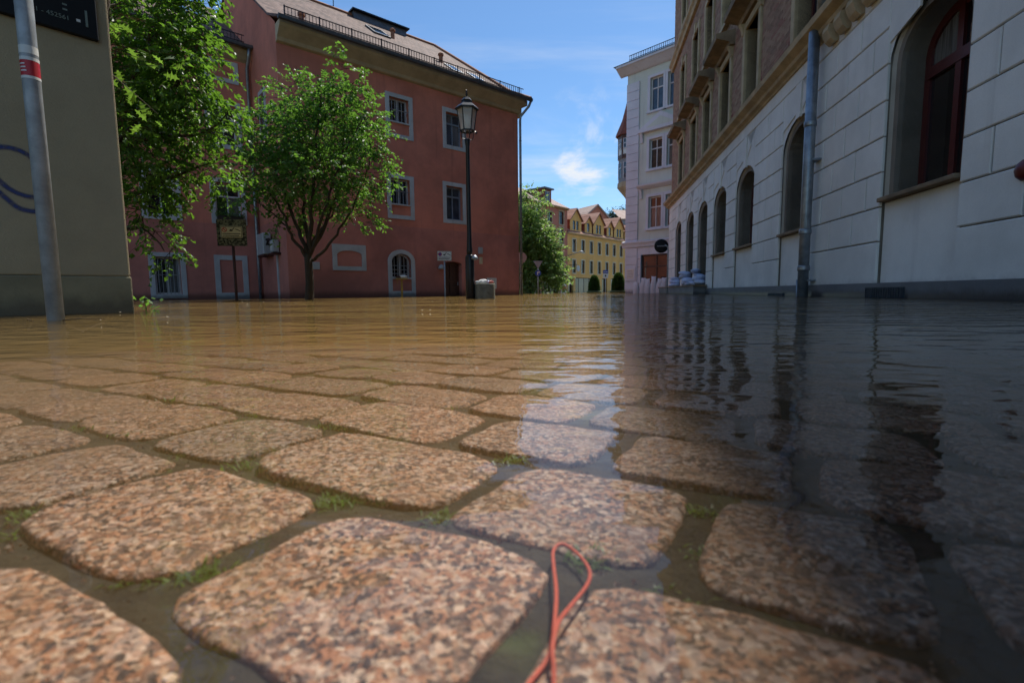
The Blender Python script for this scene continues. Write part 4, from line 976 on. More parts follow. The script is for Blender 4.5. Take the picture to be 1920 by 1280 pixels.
# ------------------------------------------------------------------ foliage tools
def leafmesh(mb, clumps, count, size, seed, droop=.25, per=9, shell=.55, lobed=False):
    rr = random.Random(seed); tot = sum(c[1][0] * c[1][1] * c[1][2] for c in clumps) ** 1
    wts = [(c[1][0] * c[1][1] * c[1][2]) ** .8 for c in clumps]; sw = sum(wts); tw = []
    for (c, rad), wt in zip(clumps, wts):
        for _ in range(max(1, int(count * wt / sw / per))):
            d = Vector((rr.gauss(0, 1), rr.gauss(0, 1), rr.gauss(0, 1))).normalized(); q = shell + (1 - shell) * rr.random() ** .6
            if rr.random() < .12: q *= rr.uniform(.3, 1)
            p = Vector(c) + Vector((d.x * rad[0], d.y * rad[1], d.z * rad[2])) * q
            out = Vector((d.x, d.y, d.z * .6 - droop * rr.random())).normalized(); L = size * rr.uniform(2.0, 4.2)
            side = out.cross(Vector((0, 0, 1))); side = side.normalized() if side.length > .01 else Vector((1, 0, 0))
            tw.append((p, p + out * L))
            for k in range(per):
                t = (k + .5) / per; b = p + out * (L * t) - Vector((0, 0, droop * L * t * t * .6))
                sgn = 1 if k % 2 else -1
                ax = (out * .55 + side * sgn * rr.uniform(.5, 1) + Vector((rr.gauss(0, .3), rr.gauss(0, .3), rr.gauss(-.25, .35)))).normalized()
                up = (Vector((0, 0, 1)) + Vector((rr.gauss(0, .55), rr.gauss(0, .55), 0))).normalized(); wv = ax.cross(up)
                if wv.length < .05: continue
                wv.normalize(); nn = wv.cross(ax); s_ = size * rr.uniform(.5, 1.2); f = rr.uniform(.05, .28)
                n0 = len(mb.v)
                if not lobed:
                    mb.v += [tuple(b), tuple(b + ax * s_ * .45 + wv * s_ * .33 + nn * s_ * f), tuple(b + ax * s_ - nn * s_ * .12), tuple(b + ax * s_ * .45 - wv * s_ * .33 + nn * s_ * f), tuple(b + ax * s_ * .5)]
                    mb.f += [(n0, n0 + 1, n0 + 4), (n0 + 1, n0 + 2, n0 + 4), (n0 + 4, n0 + 2, n0 + 3), (n0, n0 + 4, n0 + 3)]
                else:
                    ol = [(0, .04), (.18, .10), (.22, .30), (.30, .12), (.42, .14), (.46, .42), (.55, .16), (.66, .14), (.74, .32), (.80, .10), (1, 0)]
                    pts = [(u, v) for u, v in ol] + [(u, -v) for u, v in ol[-2::-1]]
                    for u, v in pts: mb.v.append(tuple(b + ax * s_ * u + wv * s_ * v + nn * s_ * (abs(v) * f * 1.5 - .2 * u * u)))
                    k1 = len(ol)
                    for i in range(k1 - 1): mb.f.append((n0 + i, n0 + i + 1, n0 + (len(pts) - 1 - i - 1) if i < k1 - 2 else n0 + i + 1, n0 + len(pts) - 1 - i) if i < k1 - 2 else (n0 + i, n0 + i + 1, n0 + i + 2))
    return tw
def limb(P, r0_, r1_, n=7, wob=.04, seed=0):
    rr = random.Random(seed); pts = spline([tuple(p) for p in P], 6); k = len(pts)
    pts = [Vector(p) + Vector((rr.gauss(0, wob), rr.gauss(0, wob), 0)) * (0 if i in (0,) else .35) for i, p in enumerate(pts)]
    return MB().tube(pts, [r0_ + (r1_ - r0_) * (i / (k - 1)) for i in range(k)], n)
def tree(name, label, base, trunk, clumps, mleaf, count, size, seed, limbs=(), group=None, droop=.25, per=9, lobed=False, shell=.55):
    t = thing(name, label, 'tree', (base.x, base.y, 0), 0, group); B = Vector((base.x, base.y, 0))
    tm = MB(); pts = [Vector(p) - B for p in trunk[0]]; tm.tube(pts, trunk[1], 12); tm.build('trunk', M['bark'], t, True)
    for i, (P, ra, rb2) in enumerate(limbs): limb([Vector(p) - B for p in P], ra, rb2, 7, .05, seed + i).build('limb', M['bark'], t, True)
    mb = MB(); tw = leafmesh(mb, [(Vector(c) - B, r_) for c, r_ in clumps], count, size, seed, droop, per, shell, lobed)
    cr_ = mb.build('crown', M[mleaf], t)
    tm = MB()
    for a, b in tw[::2]: tm.tube([a - (b - a) * .6, a, b], [.006, .005, .002], 3, False)
    tm.build('twigs', M['bark'], t)
    return t

# ------------------------------------------------------------------ round-crowned tree in front of the red house
TZ = 11.9
def T(x, y, dy=0): return at(x, y, TZ + dy)
base = T(580, 561); fork = T(577, 480)
cl = [((600, 270, 0), (95, 70)), ((520, 260, .1), (62, 62)), ((505, 330, -.3), (55, 60)), ((560, 190, 0), (58, 48)), ((640, 200, .2), (55, 50)), ((645, 135, .1), (22, 32)), ((655, 170, 0), (36, 34)),
      ((690, 260, -.1), (42, 55)), ((700, 330, .1), (36, 42)), ((600, 330, -.7), (85, 50)), ((600, 240, .9), (85, 70)), ((470, 280, .1), (28, 42)), ((460, 370, -.1), (30, 32)), ((660, 395, -.2), (38, 22)), ((680, 420, .1), (28, 14)),
      ((725, 345, 0), (18, 16)), ((560, 400, .5), (40, 28)), ((520, 425, .1), (26, 14)), ((640, 370, .6), (50, 34)), ((730, 300, .2), (16, 20)), ((540, 330, .6), (50, 50)), ((495, 225, .1), (34, 30)), ((600, 165, -.2), (34, 24)), ((690, 215, .1), (28, 30)), ((480, 325, .2), (30, 30))]
k = TZ / FPX
clumps = [(T(x, y, d), (rx * k * .88, max(rx, ry) * k * .85, ry * k * .88)) for (x, y, d), (rx, ry) in cl]
lims = [((T(577, 475), T(555, 420, .1), T(520, 330, .2), T(500, 270, .3)), .055, .015), ((T(578, 478), T(585, 400, -.1), T(590, 300, -.2), T(600, 180, -.1)), .06, .012), ((T(580, 478), T(610, 420, .2), T(640, 330, .3), T(650, 150, .2)), .06, .01),
        ((T(582, 490), T(625, 450, 0), T(665, 380, .1), T(695, 300, .1)), .04, .012), ((T(576, 485), T(545, 440, -.2), T(530, 400, -.3), T(500, 350, -.5)), .045, .012), ((T(578, 475), T(570, 380, .4), T(560, 280, .6), T(560, 200, .5)), .05, .012),
        ((T(585, 470), T(612, 380, -.3), T(645, 290, -.5), T(680, 220, -.4)), .04, .01), ((T(575, 478), T(600, 430, .5), T(640, 380, .9), T(670, 330, 1.1)), .035, .01), ((T(545, 430, .05), T(510, 400, 0), T(470, 370, 0)), .025, .008)]
tree('street_tree', 'round leafy street tree standing in the water before the red house', base, ([base - Vector((0, 0, .8)), base, T(581, 530), T(579, 500), fork + Vector((0, 0, .05))], [.13, .105, .095, .09, .085]), clumps, 'leaf', 15000, .106, 21, lims, None, .3, 9, False, .5)

# dark tree behind the cream wall
TZ2 = 8.6
def T2(x, y, dy=0): return at(x, y, TZ2 + dy)
base = T2(170, 560)
cl = [((285, 30, 0), (95, 70)), ((270, 130, 0), (95, 85)), ((340, 120, -.3), (75, 70)), ((355, 70, .2), (40, 45)), ((360, 10, .1), (45, 35)), ((300, 220, .2), (95, 60)), ((375, 215, 0), (60, 40)), ((400, 245, -.2), (45, 26)), ((300, 310, 0), (80, 42)), ((385, 310, .1), (52, 26)), ((410, 345, 0), (32, 16)),
      ((265, 400, 0), (45, 50)), ((290, 440, -.1), (34, 26)), ((318, 478, 0), (20, 14)), ((280, 350, -.2), (60, 35)), ((200, 120, .5), (110, 150)), ((280, -70, 0), (130, 80)), ((230, 250, -.8), (60, 90)), ((430, 200, .2), (22, 14)), ((335, 390, .1), (24, 14)), ((375, 160, .1), (42, 40))]
k = TZ2 / FPX
clumps = [(T2(x, y, d), (rx * k * .85, max(rx, ry) * k * .85, ry * k * .85)) for (x, y, d), (rx, ry) in cl]
lims = [((T2(180, 330), T2(240, 250), T2(330, 160), T2(380, 60)), .07, .012), ((T2(175, 380), T2(240, 370), T2(330, 330), T2(410, 300)), .05, .01), ((T2(170, 430), T2(230, 430), T2(270, 430), T2(310, 470)), .04, .008), ((T2(180, 320), T2(240, 180), T2(290, 40), T2(300, -80)), .07, .012), ((T2(180, 300), T2(280, 260), T2(380, 250), T2(430, 205)), .04, .008)]
tree('leafy_tree', 'tall dark leafy tree overhanging from behind the cream wall', base, ([base - Vector((0, 0, .8)), base, T2(172, 430), T2(180, 300), T2(190, 120), T2(200, -60)], [.2, .17, .15, .12, .08, .04]), clumps, 'leafdark', 16500, .108, 33, lims, None, .45, 9, False, .45)

# oak sapling beside the wall corner, with lobed leaves
TZ3 = 5.0
def T3(x, y, dy=0): return at(x, y, TZ3 + dy)
base = T3(185, 560)
clumps = [(T3(x, y, d), (r_ * TZ3 / FPX, r_ * TZ3 / FPX, r_ * TZ3 / FPX * .8)) for (x, y, d, r_) in ((220, 70, 0, 18), (232, 62, .1, 14), (225, 98, 0, 14), (214, 126, 0, 10), (205, 20, .2, 40), (200, 90, .2, 40), (222, 150, 0, 8))]
tree('oak_sapling', 'pale lobed oak leaves peeping out at the upper edge of the cream wall', base, ([base - Vector((0, 0, .6)), base, T3(188, 300), T3(200, 60), T3(205, -20)], [.05, .045, .035, .02, .01]), clumps, 'leafoak', 110, .135, 41, (((T3(195, 140), T3(212, 110), T3(228, 85)), .014, .005),), None, .5, 5, True, .3)

# weed at the foot of the wall corner
wp = at(262, 582, 3.75)
wd = MB(); rr = random.Random(8)
for k in range(46):
    a = rr.uniform(0, 2 * PI); p = Vector((rr.gauss(0, .05), rr.gauss(0, .05), rr.uniform(-.05, .09))); d = Vector((math.cos(a), math.sin(a), rr.uniform(.1, .9))).normalized(); s_ = Vector((-math.sin(a), math.cos(a), 0)) * .014; L = rr.uniform(.03, .08)
    n0 = len(wd.v); wd.v += [tuple(p), tuple(p + d * L * .5 + s_), tuple(p + d * L), tuple(p + d * L * .5 - s_)]; wd.f += [(n0, n0 + 1, n0 + 2), (n0, n0 + 2, n0 + 3)]
t = thing('weed', 'small green weed at the foot of the cream wall corner', 'plant', (wp.x + .04, wp.y, 0)); o = wd.build('foliage', M['leaf'], t); o['kind'] = 'stuff'; MB().tube([(0, 0, -.1), (.01, 0, .03), (0, .01, .08)], .004, 6).build('stem', M['leaf'], t)

# street tree further down the street
TZ4 = 40.0
def T4(x, y, dy=0): return at(x, y, TZ4 + dy)
base = T4(997, 551)
cl = [((995, 380, 0), (22, 28)), ((990, 430, 0), (36, 44)), ((1015, 440, -.3), (28, 34)), ((1000, 480, .2), (42, 38)), ((1035, 475, 0), (20, 26)), ((1042, 505, .1), (20, 22)), ((1010, 510, -.3), (42, 26)), ((975, 490, .4), (40, 40)), ((965, 430, .6), (40, 50)), ((992, 362, 0), (13, 16)), ((1050, 520, .2), (12, 12))]
k = TZ4 / FPX
clumps = [(T4(x, y + 8, d), (rx * k * .84, rx * k * .84, ry * k * .86)) for (x, y, d), (rx, ry) in cl]
tree('avenue_tree', 'broad green tree down the street beyond the red house corner', base, ([base - Vector((0, 0, .8)), base, T4(996, 500), T4(994, 420)], [.24, .2, .16, .07]), clumps, 'leaffar', 17000, .28, 55, (((T4(996, 520), T4(1015, 490), T4(1035, 470)), .09, .02), ((T4(996, 520), T4(975, 480), T4(965, 430)), .09, .02)), None, .3, 8, False, .55)
# wooded crest on the hill
for i, (px, py, r_) in enumerate(((1142, 400, 9), (1154, 399, 8), (1166, 397, 9), (1176, 396, 9))):
    D = 300; c = at(px, py + 6, D); kk = D / FPX
    tree('hill_tree', ['dark green tree on the far hilltop, leftmost of the row', 'far hilltop tree, second of the row from the left', 'far hilltop tree beside the pale house wall', 'far hilltop tree hidden mostly by the pale house'][i], c, ([Vector((c.x, c.y, 20)), c], [.4, .2]), [(c, (r_ * kk, r_ * kk, r_ * kk * .8))], 'leafhill', 500, 1.3, 70 + i, (), 'trees on the hilltop', .2, 5)

# clipped cone shrubs in planters
for i, (x, top, w_, D, lab) in enumerate(((1114, 519, 11, 46.0, 'left clipped cone shrub in a round planter before the yellow house'), (1159, 515, 12.5, 42.0, 'right clipped cone shrub beside the pale house corner'))):
    b = at(x, 551, D); t = thing('cone_shrub', lab, 'shrub', (b.x, b.y, 0), 0, 'clipped shrubs in planters'); kk = D / FPX; H_ = (548 - top) * kk; Rr = w_ * kk
    MB().lathe([(Rr * 1.15, -.8), (Rr * 1.25, .08), (Rr * 1.3, .16), (Rr * 1.1, .2)], 20).build('planter', M['gravegreen'], t, True)
    mb = MB(); rr = random.Random(90 + i)
    for _ in range(3600):
        u = rr.random(); z = .15 + H_ * u; rad = Rr * (1.0 - .15 * (1 - u)) * math.sqrt(max(0, 1 - u ** 1.9)) * rr.uniform(.86, 1.05); a = rr.uniform(0, 2 * PI)
        p = Vector((rad * math.cos(a), rad * math.sin(a), z)); d = Vector((math.cos(a) + rr.gauss(0, .5), math.sin(a) + rr.gauss(0, .5), rr.gauss(.4, .5))).normalized(); e = d.cross(Vector((rr.gauss(0, 1), rr.gauss(0, 1), rr.gauss(0, 1)))).normalized() * .05
        n0 = len(mb.v); mb.v += [tuple(p), tuple(p + d * .06 + e), tuple(p + d * .12), tuple(p + d * .06 - e)]; mb.f += [(n0, n0 + 1, n0 + 2), (n0, n0 + 2, n0 + 3)]
    MB().lathe([(Rr * .8, .1), (Rr * .8, H_ * .4), (Rr * .55, H_ * .75), (.02, H_ * .95)], 14).build('core', M['leafbox'], t, True); mb.build('crown', M['leafbox'], t)

# ------------------------------------------------------------------ street lamp
LZ = 9.46; lp = at(882, 560, LZ); kk = LZ / FPX
def lz(y): return at(885, y, LZ).z
t = thing('street_lamp', 'old black gas style street lamp with six sided glass lantern', 'street lamp', (lp.x, lp.y, 0), R(8))
MB().lathe([(.085, -.8), (.085, lz(484)), (.075, lz(480)), (.05, lz(477))], 16).build('base', M['iron'], t, True)
MB().lathe([(.05, lz(480)), (.058, lz(470)), (.05, lz(462)), (.043, lz(440)), (.036, lz(275)), (.040, lz(272)), (.048, lz(267)), (.052, lz(262)), (.03, lz(260))], 16).build('pole', M['iron'], t, True)
bb = lz(246); tt = lz(205); rB, rT = .125, .185
for k in range(6):
    a = k * PI / 3; a2 = a + PI / 3
    MB().tube([(rB * math.cos(a), rB * math.sin(a), bb), (rT * math.cos(a), rT * math.sin(a), tt)], .009, 6).build('lantern_bar', M['iron'], t)
    MB().face([(rB * .97 * math.cos(a), rB * .97 * math.sin(a), bb), (rB * .97 * math.cos(a2), rB * .97 * math.sin(a2), bb), (rT * .97 * math.cos(a2), rT * .97 * math.sin(a2), tt), (rT * .97 * math.cos(a), rT * .97 * math.sin(a), tt)]).build('lantern_pane', M['lampglass'], t)
MB().lathe([(rB + .012, bb - .012), (rB + .012, bb + .012), (rB - .012, bb + .012), (rB - .012, bb - .012), (rB + .012, bb - .012)], 6, cap=False).build('lantern_ring', M['iron'], t)
MB().lathe([(.22, tt - .012), (.225, tt + .01), (.15, tt + .075), (.105, tt + .085), (.095, tt + .13), (.105, tt + .15), (.06, tt + .20), (.03, tt + .215)], 6).build('lantern_roof', M['iron'], t)
MB().lathe([(.02, tt + .21), (.012, tt + .24), (.025, tt + .26), (.012, tt + .285), (.02, tt + .31), (.008, tt + .33), (.003, lz(168))], 10).build('finial', M['iron'], t, True)
for k in range(4):
    a = k * PI / 2 + .3; MB().tube([(.04 * math.cos(a), .04 * math.sin(a), lz(262)), (.10 * math.cos(a), .10 * math.sin(a), lz(261)), (.118 * math.cos(a), .118 * math.sin(a), lz(256)), (.12 * math.cos(a), .12 * math.sin(a), bb)], .008, 6).build('bracket', M['iron'], t)
for a in (.2, .2 + PI): MB().tube([(.13 * math.cos(a), .13 * math.sin(a), bb + .01), (.17 * math.cos(a), .17 * math.sin(a), bb + .0), (.18 * math.cos(a), .18 * math.sin(a), bb - .03), (.155 * math.cos(a), .155 * math.sin(a), bb - .04), (.15 * math.cos(a), .15 * math.sin(a), bb - .02)], .007, 6).build('scroll', M['iron'], t)
MB().lathe([(.03, bb), (.032, bb + .08), (.05, bb + .1), (.062, bb + .2), (.05, bb + .28), (.02, bb + .3)], 12).build('lamp_bulb', M['paperwhite'], t, True); MB().lathe([(.028, bb - .02), (.03, bb + .07)], 10).build('lamp_socket', M['iron'], t)
MB().lathe([(.165, tt - .03), (.11, tt - .02), (.04, tt)], 16, cap=False).build('reflector', M['soffit'], t)
p = MB().lathe([(.005, lz(478)), (.04, lz(480)), (.07, lz(484)), (.075, lz(486)), (.02, lz(488))], 14, (.09, -.05)); p.build('shade', M['zinc'], t, True)

# concrete litter tub beside it
bp = at(909, 560, 9.55); bt = thing('litter_tub', 'squat concrete litter tub heaped with rubbish beside the lamp', 'litter bin', (bp.x + .0, bp.y, 0))
tz = at(909, 532, 9.55).z
MB().lathe([(.18, -.6), (.195, -.1), (.205, tz - .02), (.20, tz), (.175, tz), (.165, tz - .08)], 28).build('tub', M['concrete'], bt, True)
for i, (x, y, z, sx, m_, nm, lab) in enumerate(((-.13, -.05, .03, .045, 'paperwhite', 'paper_cup', 'crumpled white cup leaning at the left rim of the litter tub'), (-.03, 0, .035, .09, 'paperwhite', 'crumpled_bag', 'crumpled white bag in the middle of the litter tub'), (.06, .02, .03, .06, 'bagblue', 'crumpled_bag', 'grey blue wrapper on the litter tub right of the white bag'), (.13, -.04, .035, .045, 'pinkplastic', 'plastic_wrapper', 'pink plastic wrapper at the right rim of the litter tub'))):
    mb = MB(); rr = random.Random(i); mb.lathe([(.02, -.9), (.7, -.6), (1, -.1), (.8, .4), (.45, .7), (.05, .8)], 12)
    mb.v = [(vx * sx * (1 + rr.uniform(-.3, .3)) * 1.1, vy * sx, vz * sx * .75 + rr.uniform(-.01, .01)) for vx, vy, vz in mb.v]
    o = mb.build(nm, M[m_]); o.location = (bp.x + x, bp.y + y, tz + z); tag(o, lab, 'rubbish', 'rubbish in the litter tub')

# ------------------------------------------------------------------ signs
def park_sign(name, label, x, ybase, Y, ytop, ybot, w_, mpole, mback, rz, backboard=False):
    b = at(x, ybase, Y); t = thing(name, label, 'sign', (b.x, b.y, 0), rz); z1 = at(x, ytop, Y).z; z0 = at(x, ybot, Y).z; hw = w_ / 2
    MB().lathe([(.028, -.8), (.028, z0 + (.1 if backboard else .02))], 12, (0, .03)).build('pole', M[mpole], t, True)
    if backboard:
        bk = bevel(MB().box(-hw * 1.36, hw * 1.36, -.012, .012, z0 - .16, z1 + .13).build('back_board', M['mossboard'], t), .004)
    p = bevel(MB().box(-hw, hw, -.026, -.014, z0, z1).build('sign_plate', M[mback], t), .006)
    H_ = z1 - z0; y = -.0285
    bd_ = MB().ring([(-hw + .012, z0 + .012), (hw - .012, z0 + .012), (hw - .012, z1 - .012), (-hw + .012, z1 - .012)], [(-hw + .02, z0 + .02), (hw - .02, z0 + .02), (hw - .02, z1 - .02), (-hw + .02, z1 - .02)], y, -.025); bd_.build('border_line', M['signblack'], p)
    cc = (-hw * .62, z0 + H_ * .68); n = 20; ro = H_ * .2
    MB().ring([(cc[0] + ro * math.cos(2 * PI * k / n), cc[1] + ro * math.sin(2 * PI * k / n)) for k in range(n)], [(cc[0] + ro * .72 * math.cos(2 * PI * k / n), cc[1] + ro * .72 * math.sin(2 * PI * k / n)) for k in range(n)], y, -.025).build('red_ring', M['signred'], p)
    if not backboard: MB().prism([(cc[0] + ro * .72 * math.cos(2 * PI * k / n), cc[1] + ro * .72 * math.sin(2 * PI * k / n)) for k in range(n)], y, -.025).build('blue_disc', M['signblue'], p)
    dg = ro * .6; MB().prism([(cc[0] - dg, cc[1] + dg - .012), (cc[0] + dg - .012, cc[1] - dg), (cc[0] + dg, cc[1] - dg + .012), (cc[0] - dg + .012, cc[1] + dg)], y - .001, -.025).build('red_bar', M['signred'], p)
    u = lambda a, c: (-hw + a * w_, z0 + c * H_)
    MB().prism([u(.42, .56), u(.56, .56), u(.56, .66), u(.66, .86), u(.63, .88), u(.53, .68), u(.48, .72), u(.42, .66)], y, -.025).build('tow_truck_symbol', M['signblack'], p)
    MB().prism([u(.68, .72), u(.70, .76), u(.80, .72), u(.90, .62), u(.93, .56), u(.90, .55), u(.80, .64)], y, -.025).build('car_symbol', M['signblack'], p)
    for k in range(2): MB().box(-hw * .82, hw * (.82 if k else .7), y, -.025, z0 + H_ * (.16 + .16 * k), z0 + H_ * (.22 + .16 * k)).build('text_line', M['signblack'], p)
def mossboard():
    t_ = NT('mossy_board'); p = t_.co('obj'); n = t_.noise(p, 22, 5, .7)
    return t_.fin(t_.mix(t_.rng(n, .42, .6), (.02, .022, .014), (.22, .21, .13)), .9)
M['mossboard'] = mossboard()
park_sign('tow_away_sign', 'weathered tow away sign on a mossy board and brown pole under the dark tree', 443, 564, 10.0, 424, 446, .40, 'brownpole', 'signcream', R(12), True)
park_sign('tow_away_sign', 'clean white tow away sign on a grey pole before the brown door', 835, 552.8, 18.2, 471, 489, .52, 'galv', 'signwhite', R(14))
# no-entry sign seen from behind
b = at(1251, 550, 21.6); t = thing('round_sign', 'dark back of a round road sign on a bent pole before the shop window', 'sign', (b.x, b.y, 0), R(-8)); zc_ = at(1240, 461, 21.6).z
MB().tube([(0, 0, -.8), (0, 0, zc_ - .15), (-.02, 0, zc_ - .03), (-.14, -.0, zc_ + .04)], .032, 10).build('pole', M['galv'], t, True)
d = MB().lathe([(.0, -.01), (.29, -.01), (.3, 0), (.29, .01), (.0, .01)], 32, cap=False).build('disc', M['signblack'], t, True); d.rotation_euler = (R(90), 0, 0); d.location = (-.28, .05, zc_)
MB().box(-.46, -.1, .01, .035, zc_ - .02, zc_ + .02).build('clamp_strap', M['signgrey'], t)
# signs down the street
b = at(1009, 550, 36); t = thing('arrow_sign', 'blue round arrow sign under the grey back of a give way triangle', 'sign', (b.x, b.y, 0)); z0 = at(1009, 512, 36).z; z1 = at(1009, 497, 36).z
MB().lathe([(.03, -.8), (.03, z1 + .3)], 10, (0, .06)).build('pole', M['galv'], t, True)
d = MB().lathe([(0, -.01), (.22, -.01), (.22, .01), (0, .01)], 28, cap=False).build('blue_disc', M['signblue'], t); d.rotation_euler = (R(90), 0, 0); d.location = (0, 0, z0)
MB().ring([(-.07, z0 - .14), (-.01, z0 - .14), (-.01, z0 + .04), (.05, z0 + .04), (.05, z0 - .03), (.15, z0 + .07), (.05, z0 + .17), (.05, z0 + .1), (-.07, z0 + .1)], [(-.05, z0 - .13), (-.03, z0 - .13), (-.03, z0 + .05), (.06, z0 + .055), (.06, z0 + .03), (.12, z0 + .07), (.06, z0 + .13), (.06, z0 + .085), (-.05, z0 + .085)], -.02, -.008).build('white_arrow', M['signwhite'], t)
MB().prism([(-.06, z0 - .13), (-.02, z0 - .13), (-.02, z0 + .045), (.055, z0 + .045), (.055, z0), (.13, z0 + .07), (.055, z0 + .14), (.055, z0 + .095), (-.06, z0 + .095)], -.018, -.009).build('white_arrow', M['signwhite'], t)
MB().prism([(0, z1 - .28), (.34, z1 + .30), (-.34, z1 + .30)], .01, .03).build('triangle', M['signgrey'], t)
b = at(983, 550, 27.5); t = thing('round_sign', 'pale grey round sign back half hidden by the red house corner', 'sign', (b.x, b.y, 0)); z0 = at(980, 483, 27.5).z
MB().lathe([(.03, -.8), (.03, z0)], 10, (-.2, .04)).build('pole', M['galv'], t, True)
d = MB().lathe([(0, -.01), (.3, -.01), (.3, .01), (0, .01)], 28, cap=False).build('disc', M['signgrey'], t); d.rotation_euler = (R(90), 0, 0); d.location = (-.15, 0, z0)
b = at(1135, 550, 50); t = thing('blue_sign', 'blue and white rectangular sign between the two cone shrubs', 'sign', (b.x, b.y, 0)); z0 = at(1135, 513, 50).z
MB().lathe([(.035, -.8), (.035, z0)], 10, (0, .05)).build('pole', M['galv'], t, True)
MB().box(-.25, .25, -.02, 0, z0 + .02, z0 + .36).build('blue_plate', M['signblue'], t); wp_ = MB().box(-.25, .25, -.02, 0, z0 - .44, z0 - .0).build('white_plate', M['signwhite'], t)
MB().prism([(-.1, z0 - .2), (0, z0 - .32), (.1, z0 - .2), (.05, z0 - .12), (-.05, z0 - .12)], -.028, -.02).build('symbol', M['signblack'], wp_); MB().box(-.2, .2, -.026, -.02, z0 + .14, z0 + .2).build('white_line', M['signwhite'], t)
# poster at the brown red house
b = at(1057, 549, 62); t = thing('poster_stand', 'red and white round poster stand by the brown red house door', 'poster', (b.x, b.y, 0), R(30)); z0 = at(1057, 540, 62).z
bevel(MB().box(-.4, .4, 0, .06, -.8, z0 + .75).build('board', M['signwhite'], t), .02); d = MB().lathe([(0, -.01), (.34, -.01), (.34, .01), (0, .01)], 24, cap=False).build('red_disc', M['signred'], t); d.rotation_euler = (R(90), 0, 0); d.location = (0, -.02, z0)

# yellow collection post with a tray of litter in front of the arched window
b = at(754, 553.5, 16.6); t = thing('tray_post', 'yellow post carrying a small tray before the arched window', 'post', (b.x, b.y, 0), R(20)); z0 = at(754, 524, 16.6).z
MB().box(-.028, .028, -.028, .028, -.8, z0).build('post', M['yellowpaint'], t); bevel(MB().box(-.19, .19, -.12, .12, z0, z0 + .04).build('tray', M['yellowpaint'], t), .008)
MB().tube([(-.15, -.1, z0), (-.17, -.12, z0 - .1), (-.14, -.1, z0 - .18)], .006, 5).build('strap', M['yellowpaint'], t)
for (x, sx, sz, m_, nm, lab, kz) in ((-.1, .09, .05, 'brownwood', 'rubbish_bundle', 'brown bundle on the left of the yellow post tray', .09), (.06, .14, .06, 'paperwhite', 'rubbish_bundle', 'white folded bundle lying on the yellow post tray', .10)):
    mb = MB().lathe([(.05, -.9), (.8, -.7), (1, 0), (.85, .5), (.4, .85), (.05, .9)], 12); rr = random.Random(int(x * 100))
    mb.v = [(vx * sx * (1 + rr.uniform(-.12, .12)), vy * .09, vz * sz) for vx, vy, vz in mb.v]; o = mb.build(nm, M[m_]); o.location = (b.x + x * .94, b.y + x * .34, z0 + kz); o.rotation_euler = (0, 0, R(20)); tag(o, lab, 'rubbish')

# ------------------------------------------------------------------ sandbags
def sack(w_, d_, H_, seed, neck=True):
    rr = random.Random(seed); mb = MB(); n, kz = 14, 9
    for j in range(kz):
        v = j / (kz - 1); s_ = (1 - abs(2 * v - 1) ** 3.2) ** .5 if 0 < j < kz - 1 else .12
        yk = 1
        if neck and v > .7: s_ = max(s_, .80); yk = 1 - .8 * (v - .7) / .3
        for k in range(n):
            a = 2 * PI * k / n; ca, sa = math.cos(a), math.sin(a); e = (abs(ca) ** 3 + abs(sa) ** 3) ** (-1 / 3)
            wob = 1 + .12 * noise.noise(Vector((ca * 1.5 + seed, sa * 1.5, v * 4)))
            mb.v.append((w_ / 2 * ca * e * s_ * wob + .04 * w_ * math.sin(v * 5 + seed), d_ / 2 * sa * e * s_ * wob * yk, H_ * v + (.035 * abs(ca) * (v > .9) * neck)))
    for j in range(kz - 1):
        for k in range(n): l = (k + 1) % n; mb.f.append((j * n + k, j * n + l, (j + 1) * n + l, (j + 1) * n + k))
    mb.f += [tuple(range(n - 1, -1, -1)), tuple((kz - 1) * n + k for k in range(n))]
    return mb
ordw = ['leftmost, slumped', 'second from the left', 'third from the left', 'fourth from the left, tallest', 'fifth from the left', 'rightmost, half hidden by the terrace']
Mw = Matrix.Translation((WL.x, WL.y, 0)) @ Matrix.Rotation(RZW, 4, 'Z')
for i in range(6):
    p = Mw @ Vector((1.06 + .345 * i, -.38, 0)); hgt = (.62, .86, .80, .92, .80, .84)[i]
    o = sack(.37, .28, hgt + .5, i + 3).build('sandbag', M['bagwhite'], None, True); o.location = (p.x, p.y, -.5); o.rotation_euler = (0, R((-6, 2, -1, 2, 4, 0)[i]), RZW)
    tag(o, f'upright white sack before the shop window, {ordw[i]}', 'sandbag', 'sacks before the shop window')
Mb = Matrix.Translation((FO, 0, 0)) @ Matrix.Rotation(RZB, 4, 'Z')
pos_words = ['bottom of the pile, near end', 'bottom of the pile, far end', 'second layer, near end', 'second layer, far end', 'third layer', 'top of the pile']
piles = ['nearest doorway of the terrace', 'middle doorway of the terrace', 'farthest doorway of the terrace']
for i, Z in enumerate((16.95, 19.12, 21.70)):
    for k, (dx, dz) in enumerate(((-.35, 0), (.30, 0), (-.40, .14), (.15, .14), (-.42, .28), (-.46, .42))):
        if i == 2 and k == 5: continue
        p = Mb @ Vector((xl(Z) + dx + rb.uniform(-.05, .05), -.12 + rb.uniform(-.08, .05), .30 + dz))
        o = sack(rb.uniform(.42, .62), rb.uniform(.3, .42), rb.uniform(.14, .19), 20 + i * 7 + k, False).build('sandbag', M['bagblue'], None, True); o.location = p; o.rotation_euler = (rb.uniform(-.15, .15), rb.uniform(-.2, .2), RZB + rb.uniform(-.5, .5))
        tag(o, f'bluish white sandbag, {pos_words[k]}, in the {piles[i]}', 'sandbag', 'sandbags piled in the doorways')

